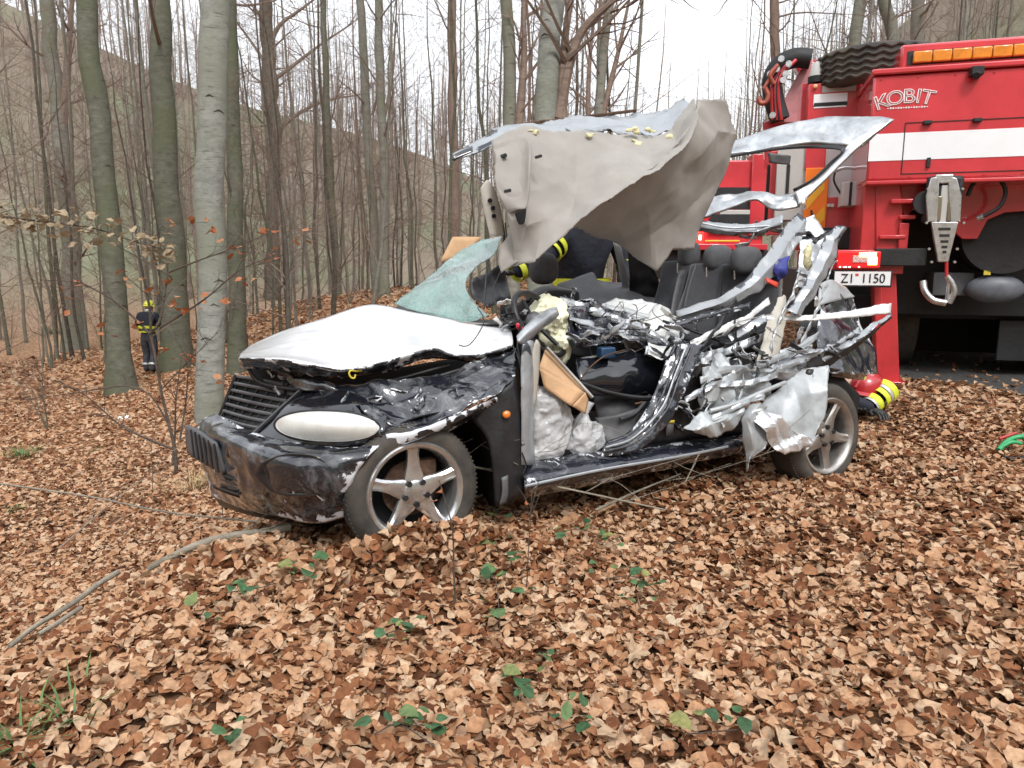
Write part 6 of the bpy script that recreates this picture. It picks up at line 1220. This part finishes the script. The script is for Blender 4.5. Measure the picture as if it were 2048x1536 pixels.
# ------------------------------------------------------------------ undergrowth, branches, brambles
GREENL = leaf_material('green_bramble_leaf', [(0.,(.045,.10,.045)),(.5,(.075,.16,.07)),(.85,(.13,.20,.08)),(1.,(.27,.26,.09))], .45)
ORL = leaf_material('orange_beech_leaf', [(0.,(.30,.10,.04)),(.5,(.42,.17,.08)),(1.,(.50,.27,.15))])
PALEL = leaf_material('withered_pale_leaf', [(0.,(.24,.18,.11)),(1.,(.42,.33,.22))])
GRASS = M('grass_blades', (.08,.15,.04), .6, var=.4, vs=9); MOSS = M('moss', (.12,.16,.03), .95, var=.3, vs=40, bump=1, bs=120)
STICK = bark('dead_branch_bark', (.16,.14,.11), (.40,.36,.29)); STEM = bark('sapling_bark', (.05,.038,.03), (.13,.10,.08))
def leaf_mesh(mat, sc_=1):
    L, Fc, k = make_leaves(np.zeros(1), np.zeros(1), np.zeros(1), np.array([1.0]), 0, .1, .7); L = L[0]; L[:,0] += .5
    me = bpy.data.meshes.new('leaf'); me.from_pydata(L.tolist(), [], Fc.tolist()); me.update(); me.materials.append(mat); return me
LM = {'o': [leaf_mesh(ORL) for _ in range(5)], 'g': [leaf_mesh(GREENL) for _ in range(5)], 'p': [leaf_mesh(PALEL) for _ in range(5)]}
def put_leaf(par, p, kind, s, d=None, flat=False):
    o = bpy.data.objects.new('leaf', random.choice(LM[kind])); COL.objects.link(o); o.parent = par; o.location = Vector(p)-origin(par); o.scale = (s,s,s)
    o.rotation_euler = (random.gauss(0,.35), random.gauss(0.25,.4), random.uniform(0,6.28)) if not flat else (random.gauss(0,.25), random.gauss(0,.25), random.uniform(0,6.28)); return o
def PD(d): return lambda px, py, k=0: P(px, py, d+k)
# sapling with orange leaves in front of the bumper
g = G(352,950); dS = (g-O).dot(Vector((0,CP,-SP))); f = PD(dS)
sap = thing('sapling', 'thin dark sapling with orange leaves and leafless side twigs growing before the bumper', 'sapling', g)
m = MB(); m.tube(resample([g-Vector((0,0,.1)), f(350,900), f(338,850), f(322,780), f(312,720), f(300,668)], 16, True), [.022-.0008*i for i in range(16)], 8); m.build('stem', STEM, sap)
m = MB()
twl = [([(300,668),(318,645),(330,590),(336,540)],.011),([(320,655),(370,625),(420,590),(480,540),(545,512)],.009),([(300,668),(262,630),(210,590),(150,565),(80,560)],.009),([(345,560),(330,545),(250,500),(180,460)],.007),([(336,545),(400,520),(470,495),(530,470)],.007),([(322,780),(360,740),(400,700),(440,660)],.006),([(338,850),(300,790),(250,772),(150,786),(40,800)],.008),([(360,880),(372,800),(376,740),(380,690)],.008),([(352,900),(300,880),(240,850),(170,790),(110,760)],.010),([(480,540),(470,600),(465,640)],.004),([(210,590),(120,540),(60,500)],.005),([(345,930),(350,870),(352,800),(362,720)],.010)]
for pts, r_ in twl:
    q = resample([f(x,y,random.uniform(-.12,.12) if i else 0) for i, (x,y) in enumerate(pts)], 14, True); m.tube(q, [max(.003,1.5*r_*(1-.75*i/13)) for i in range(14)], 6)
    for j in range(8): i = random.randrange(4,13); grow(m, q[i], (q[i]-q[i-1]).normalized()+Vector((random.gauss(0,.6),random.gauss(0,.5),random.gauss(0,.6))), random.uniform(.15,.5), r_*.5, 1, random, kids=(3,2,0))
m.build('twigs', STEM, sap)
for (x, y, n_, sp) in ((350,440,3,18),(395,440,3,14),(430,465,4,20),(470,500,5,24),(530,465,4,24),(545,500,4,22),(600,470,4,24),(335,560,3,12),(240,560,4,20),(300,575,4,22),(355,610,6,20),(420,600,4,24),(270,640,3,16),(460,590,3,16),(330,700,4,20),(365,710,6,16),(395,720,3,14),(430,750,3,12),(210,660,3,20),(150,560,3,20),(500,560,3,20),(120,600,3,26),(480,545,3,14)):
    for _ in range(n_): put_leaf(sap, f(random.gauss(x,sp*.6), random.gauss(y,sp*.5), random.uniform(-.15,.15)), 'o', random.uniform(.075,.12))
# pale withered branch reaching in from the left
pb0 = P(-60,450,3.4); pb = thing('hanging_branch', 'drooping branch of withered pale leaves crossing the trunks left of the sapling', 'branch', pb0)
f2 = PD(3.4); m = MB(); q = resample([f2(-60,425), f2(60,440), f2(180,455), f2(260,480), f2(330,500)], 20, True); m.tube(q, [.006-.0002*i for i in range(20)], 6); m.build('twig', STEM, pb)
for i in range(150):
    p = random.choice(q[2:]); put_leaf(pb, p+Vector((random.gauss(0,.03),random.gauss(0,.05),random.gauss(0,.035))), 'p', random.uniform(.035,.06))
# fallen branches
def branch(name, label, pts, r0, r1, mat=STICK, lift=.06, sub=0, group=None, cat='branch', straight=False):
    q = [G(x,y)+Vector((0,0,lift+(h if h else 0))) for x, y, h in pts]
    if straight: q = [q[0].lerp(q[-1], i/5)+noise.noise_vector(q[0]*3+Vector((i,0,0)))*.012 for i in range(6)]; q = [Vector((v_.x, v_.y, max(v_.z, hz(v_.x, v_.y)+lift*.9))) for v_ in q]
    q = resample(q, 20, True); t = thing(name, label, cat, q[0], group)
    m = MB(); m.tube(q, [r0+(r1-r0)*i/19 for i in range(20)], 9)
    if sub:
        for j in range(sub): i = random.randrange(3,19); grow(m, q[i], (q[i]-q[i-1]).normalized()+Vector((random.gauss(0,.5),random.gauss(0,.4),abs(random.gauss(.1,.4)))), random.uniform(.25,.7), r0*.3, 1, random, kids=(3,2,0))
    m.build('stick', mat, t)
    return t
branch('fallen_branch', 'thick peeled grey branch lying on the bank below the bumper', [(300,1170,0),(400,1125,0),(480,1100,.02),(585,1090,.02)], .015, .020, sub=2, straight=True, lift=.08)
branch('fallen_branch', 'long weathered branch lying along the edge of the bank', [(20,1320,0),(110,1240,0),(170,1205,.02),(240,1175,.02)], .012, .017, straight=True, lift=.08)
branch('fallen_branch', 'short bluish grey stick half buried at the bank edge', [(80,1290,0),(120,1265,0),(165,1235,0)], .013, .013)
branch('thin_branch', 'long thin arched twig in front of the bumper and front wheel', [(0,1000,.12),(180,1040,.16),(330,1080,.15),(520,1100,.08)], .009, .005, sub=4)
branch('thin_branch', 'thin twig running across the front wheel into the leaves', [(590,1080,.03),(720,1065,.20),(900,1050,.26),(1080,1058,.18),(1330,1065,.06)], .008, .004, sub=5)
branch('thin_branch', 'bent twig lying in the leaves beyond the sill', [(1190,1050,.02),(1280,1015,.04),(1360,985,.05)], .008, .004, sub=1)
branch('thin_branch', 'twig rising in front of the sill with fine forks', [(1360,985,.02),(1340,965,.1),(1440,940,.12),(1500,930,.1)], .004, .002, sub=3)
branch('thin_branch', 'thin crooked twig among the leaves at the far side of the bank', [(120,1120,.03),(260,1000,.05),(330,960,.05)], .006, .003, sub=3)
# upright stems in front of the wheel
def stem(name, label, pts, r_, leaves, kind, h=.0, cat='plant', group=None):
    g0 = G(*pts[0]); d = (g0-O).dot(Vector((0,CP,-SP))); ff = PD(d); t = thing(name, label, cat, g0, group)
    q = resample([g0-Vector((0,0,.03))] + [ff(x,y,random.uniform(-.03,.03)) for x, y in pts[1:]], 14, True); m = MB(); m.tube(q, [max(.0015,r_*(1-.6*i/13)) for i in range(14)], 6)
    for j in range(3): i = random.randrange(5,13); grow(m, q[i], (q[i]-q[i-1]).normalized()+Vector((random.gauss(0,.5),random.gauss(0,.3),random.gauss(0,.4))), random.uniform(.06,.2), r_*.4, 2, random)
    m.build('stem', STEM, t)
    for x, y, s in leaves: put_leaf(t, ff(x,y,random.uniform(-.04,.04)), kind, s)
    return t
stem('young_shoot', 'upright dark shoot with a few orange leaves before the front wheel', [(912,1225),(908,1150),(905,1060),(890,1000),(878,960)], .005, [(880,1000,.05),(905,1030,.06),(925,1065,.06),(860,1035,.05),(870,985,.04)], 'o')
stem('young_shoot', 'thin forked shoot with curled leaves below the bumper corner', [(560,1090),(548,1000),(520,930),(500,900)], .005, [(550,1040,.05),(565,1025,.05),(640,1000,.05),(445,885,.05),(470,940,.045),(600,1060,.05),(585,1065,.05),(545,970,.04)], 'o')
stem('young_shoot', 'thin dark bare shoot standing between the bank edge and the sapling', [(305,985),(304,930),(303,890),(312,855)], .004, [], 'o')
stem('young_shoot', 'slim twig with two leaves in front of the sill', [(1052,1190),(1056,1120),(1060,1050),(1064,980)], .003, [(1058,1070,.05),(1050,1010,.04)], 'o')
# bramble sprays: a trailing stem with green leaves
def bramble(label, pts, leaves, group=None):
    q = [G(x,y)+Vector((0,0,.05+.03*(i%2))) for i, (x,y) in enumerate(pts)]; t = thing('bramble', label, 'plant', G(*pts[0]), group)
    m = MB(); m.tube(resample(q, 14, True), .0022, 5); m.build('stem', STEM, t)
    for x, y, s in leaves + [(x+random.uniform(-26,26), y+random.uniform(-14,14), s*.65) for x, y, s in leaves]: put_leaf(t, G(x,y+8)+Vector((0,0,random.uniform(.075,.12))), 'g', s*1.1, flat=True)
bramble('tallest bramble spray of dark green leaves before the front wheel', [(1000,1290),(990,1190),(950,1110),(850,1070),(820,1050)], [(820,1060,.06),(845,1075,.05),(955,1095,.06),(980,1115,.06),(1020,1130,.06),(985,1160,.08),(990,1190,.07),(1015,1185,.06),(1035,1215,.07),(985,1235,.075),(980,1265,.07),(1040,1140,.06),(1010,1150,.05)])
bramble('bramble with small green leaves below the sill', [(1110,1090),(1160,1090),(1230,1105)], [(1140,1092,.05),(1160,1072,.06),(1205,1100,.06),(1225,1108,.05),(1125,1085,.05),(1180,1085,.06),(1215,1095,.05)])
bramble('bramble with four broad leaves beside the peeled branch', [(450,1210),(520,1215),(560,1185),(625,1160)], [(480,1212,.06),(500,1208,.065),(525,1218,.07),(565,1185,.08),(612,1195,.07),(625,1162,.07),(555,1175,.05),(600,1165,.05)])
bramble('single bramble leaf pair on the bank', [(400,1262),(415,1255)], [(405,1258,.065),(425,1262,.05)])
bramble('little bramble rosette left of the tallest spray', [(770,1295),(800,1300)], [(770,1298,.05),(790,1275,.05),(800,1302,.055),(825,1285,.05),(785,1290,.05),(810,1310,.05)])
bramble('bramble with scattered leaves right of the tallest spray', [(1210,1180),(1270,1190),(1330,1220)], [(1200,1165,.055),(1225,1168,.05),(1275,1170,.06),(1235,1225,.07),(1300,1215,.06),(1320,1225,.05),(1280,1195,.05)])
bramble('three leaf bramble in the middle of the front leaves', [(1040,1400),(1060,1410)], [(1040,1385,.06),(1055,1408,.07),(1035,1415,.06),(1090,1365,.05),(1085,1350,.045)])
bramble('broad pale green leaf pair near the pale maple leaf', [(1120,1490),(1180,1490)], [(1125,1488,.06),(1178,1490,.065),(1160,1440,.05)])
bramble('large bluish green leaf cluster at the very front', [(750,1500),(800,1500),(870,1525)], [(785,1500,.075),(745,1490,.06),(860,1520,.07),(840,1480,.06),(880,1485,.055),(820,1470,.05)])
bramble('dark bramble leaves at the right of the front edge', [(1370,1500),(1480,1510)], [(1385,1498,.07),(1465,1508,.065),(1440,1500,.05)])
bramble('small green leaves under the door sill', [(990,1040),(1030,1050)], [(985,1045,.05),(1005,1040,.05),(1020,1050,.05),(1150,995,.045),(1140,1000,.04)])
bramble('green leaf pair left of the front edge beside the grass', [(450,1515),(480,1520)], [(465,1512,.06),(490,1508,.05)])
# grass tufts, a little spruce, moss
def tuft(label, px, py, n_, h, sp, mat=GRASS, name='grass_tuft'):
    g0 = G(px, py); t = thing(name, label, 'grass', g0); m = MB()
    for i in range(n_):
        a = random.uniform(0,6.28); r = abs(random.gauss(0,sp)); x, y = g0.x+r*math.cos(a), g0.y+r*math.sin(a); p = Vector((x,y,hz(x,y))); d = Vector((math.cos(a)*.7,math.sin(a)*.7,1))*h*random.uniform(.5,1.1); s = Vector((-math.sin(a),math.cos(a),0))*.004
        k = m.pts([p-s, p+s, p+d*.55-s*.8, p+d*.55+s*.8, p+d+Vector((math.cos(a),math.sin(a),-.5))*h*.35]); m.face(k,k+1,k+3,k+2); m.face(k+2,k+3,k+4)
    m.build('blades', mat, t, smooth=False)['kind'] = 'stuff'
tuft('bright green grass tuft at the lower end of the bank', 40, 1500, 34, .10, .07); tuft('loose long grass blades beside the bright tuft', 150, 1450, 14, .13, .06)
tuft('small green tuft out on the lower leaves', 45, 915, 120, .16, .12); tuft('low mossy green patch below the sapling', 200, 905, 90, .05, .22, M('dull_moss_green', (.10,.13,.045), .9), 'moss_patch'); tuft('small green sprig by the spruce tuft', 35, 1025, 40, .08, .05)
tuft('moss cushion beside the peeled branch', 660, 1142, 160, .035, .05, MOSS, 'moss_patch'); tuft('yellow grass wisps by the bumper and sapling base', 385, 985, 90, .22, .14, M('dry_grass', (.32,.24,.12), .8, var=.3, vs=9), 'dry_grass')
tuft('dark evergreen shrub at the foot of the far left slope', 105, 668, 260, .55, .5, M('evergreen_needles', (.02,.05,.02), .8, var=.4, vs=3), 'evergreen_shrub')
p = G(248,840); m = MB(); m.blob(p+Z*.03, (Vector((.09,0,0)), Vector((0,.06,0)), Z*.03), 14, 8, amp=.06, sc_=18); tag(m.build('white_scrap', M('white_plastic_scrap', (.70,.70,.68), .5)), 'crumpled white scrap lying on the lower leaves behind the sapling', 'litter')

# bare brushwood on the slope left of the sapling
for i, (px, py, sc_, lab) in enumerate(((20,700,.42,'bare many stemmed bush at the meadow edge beside the evergreen shrub'),(95,860,.26,'low bare bush on the leaves between the forked tree and the grass tuft'),(205,690,.36,'bare bush beside the leaning mossy trunk'),(480,690,.4,'bare bush between the greenish trunk and the hood'),(620,640,.42,'bare bush on the level leaves behind the hood'),(860,610,.45,'bare bush in the wood behind the cardboard sheet'),(700,610,.5,'bare bush at the foot of the thin greenish trunk'))):
    g0 = G(px, py); v = sapl[i % len(sapl)]; t = thing('bare_bush', lab, 'bush', g0)
    for j in range(5):
        for o_, mm in ((v[0], BK['grey']), (sapl[(i+j) % 6][1], twig_mat)):
            o = bpy.data.objects.new('stem' if mm is not twig_mat else 'twigs', o_ if mm is twig_mat else sapl[(i+j) % 6][0]); COL.objects.link(o); o.parent = t; o.material_slots[0].link = 'OBJECT'; o.material_slots[0].material = mm
            s_ = sc_*(.6+.1*j)
            if mm is twig_mat: o['kind'] = 'stuff'
            o.scale = (s_,s_,s_); o.rotation_euler = (.35*math.sin(j*2.1+i), .35*math.cos(j*1.7+i), j*1.3)
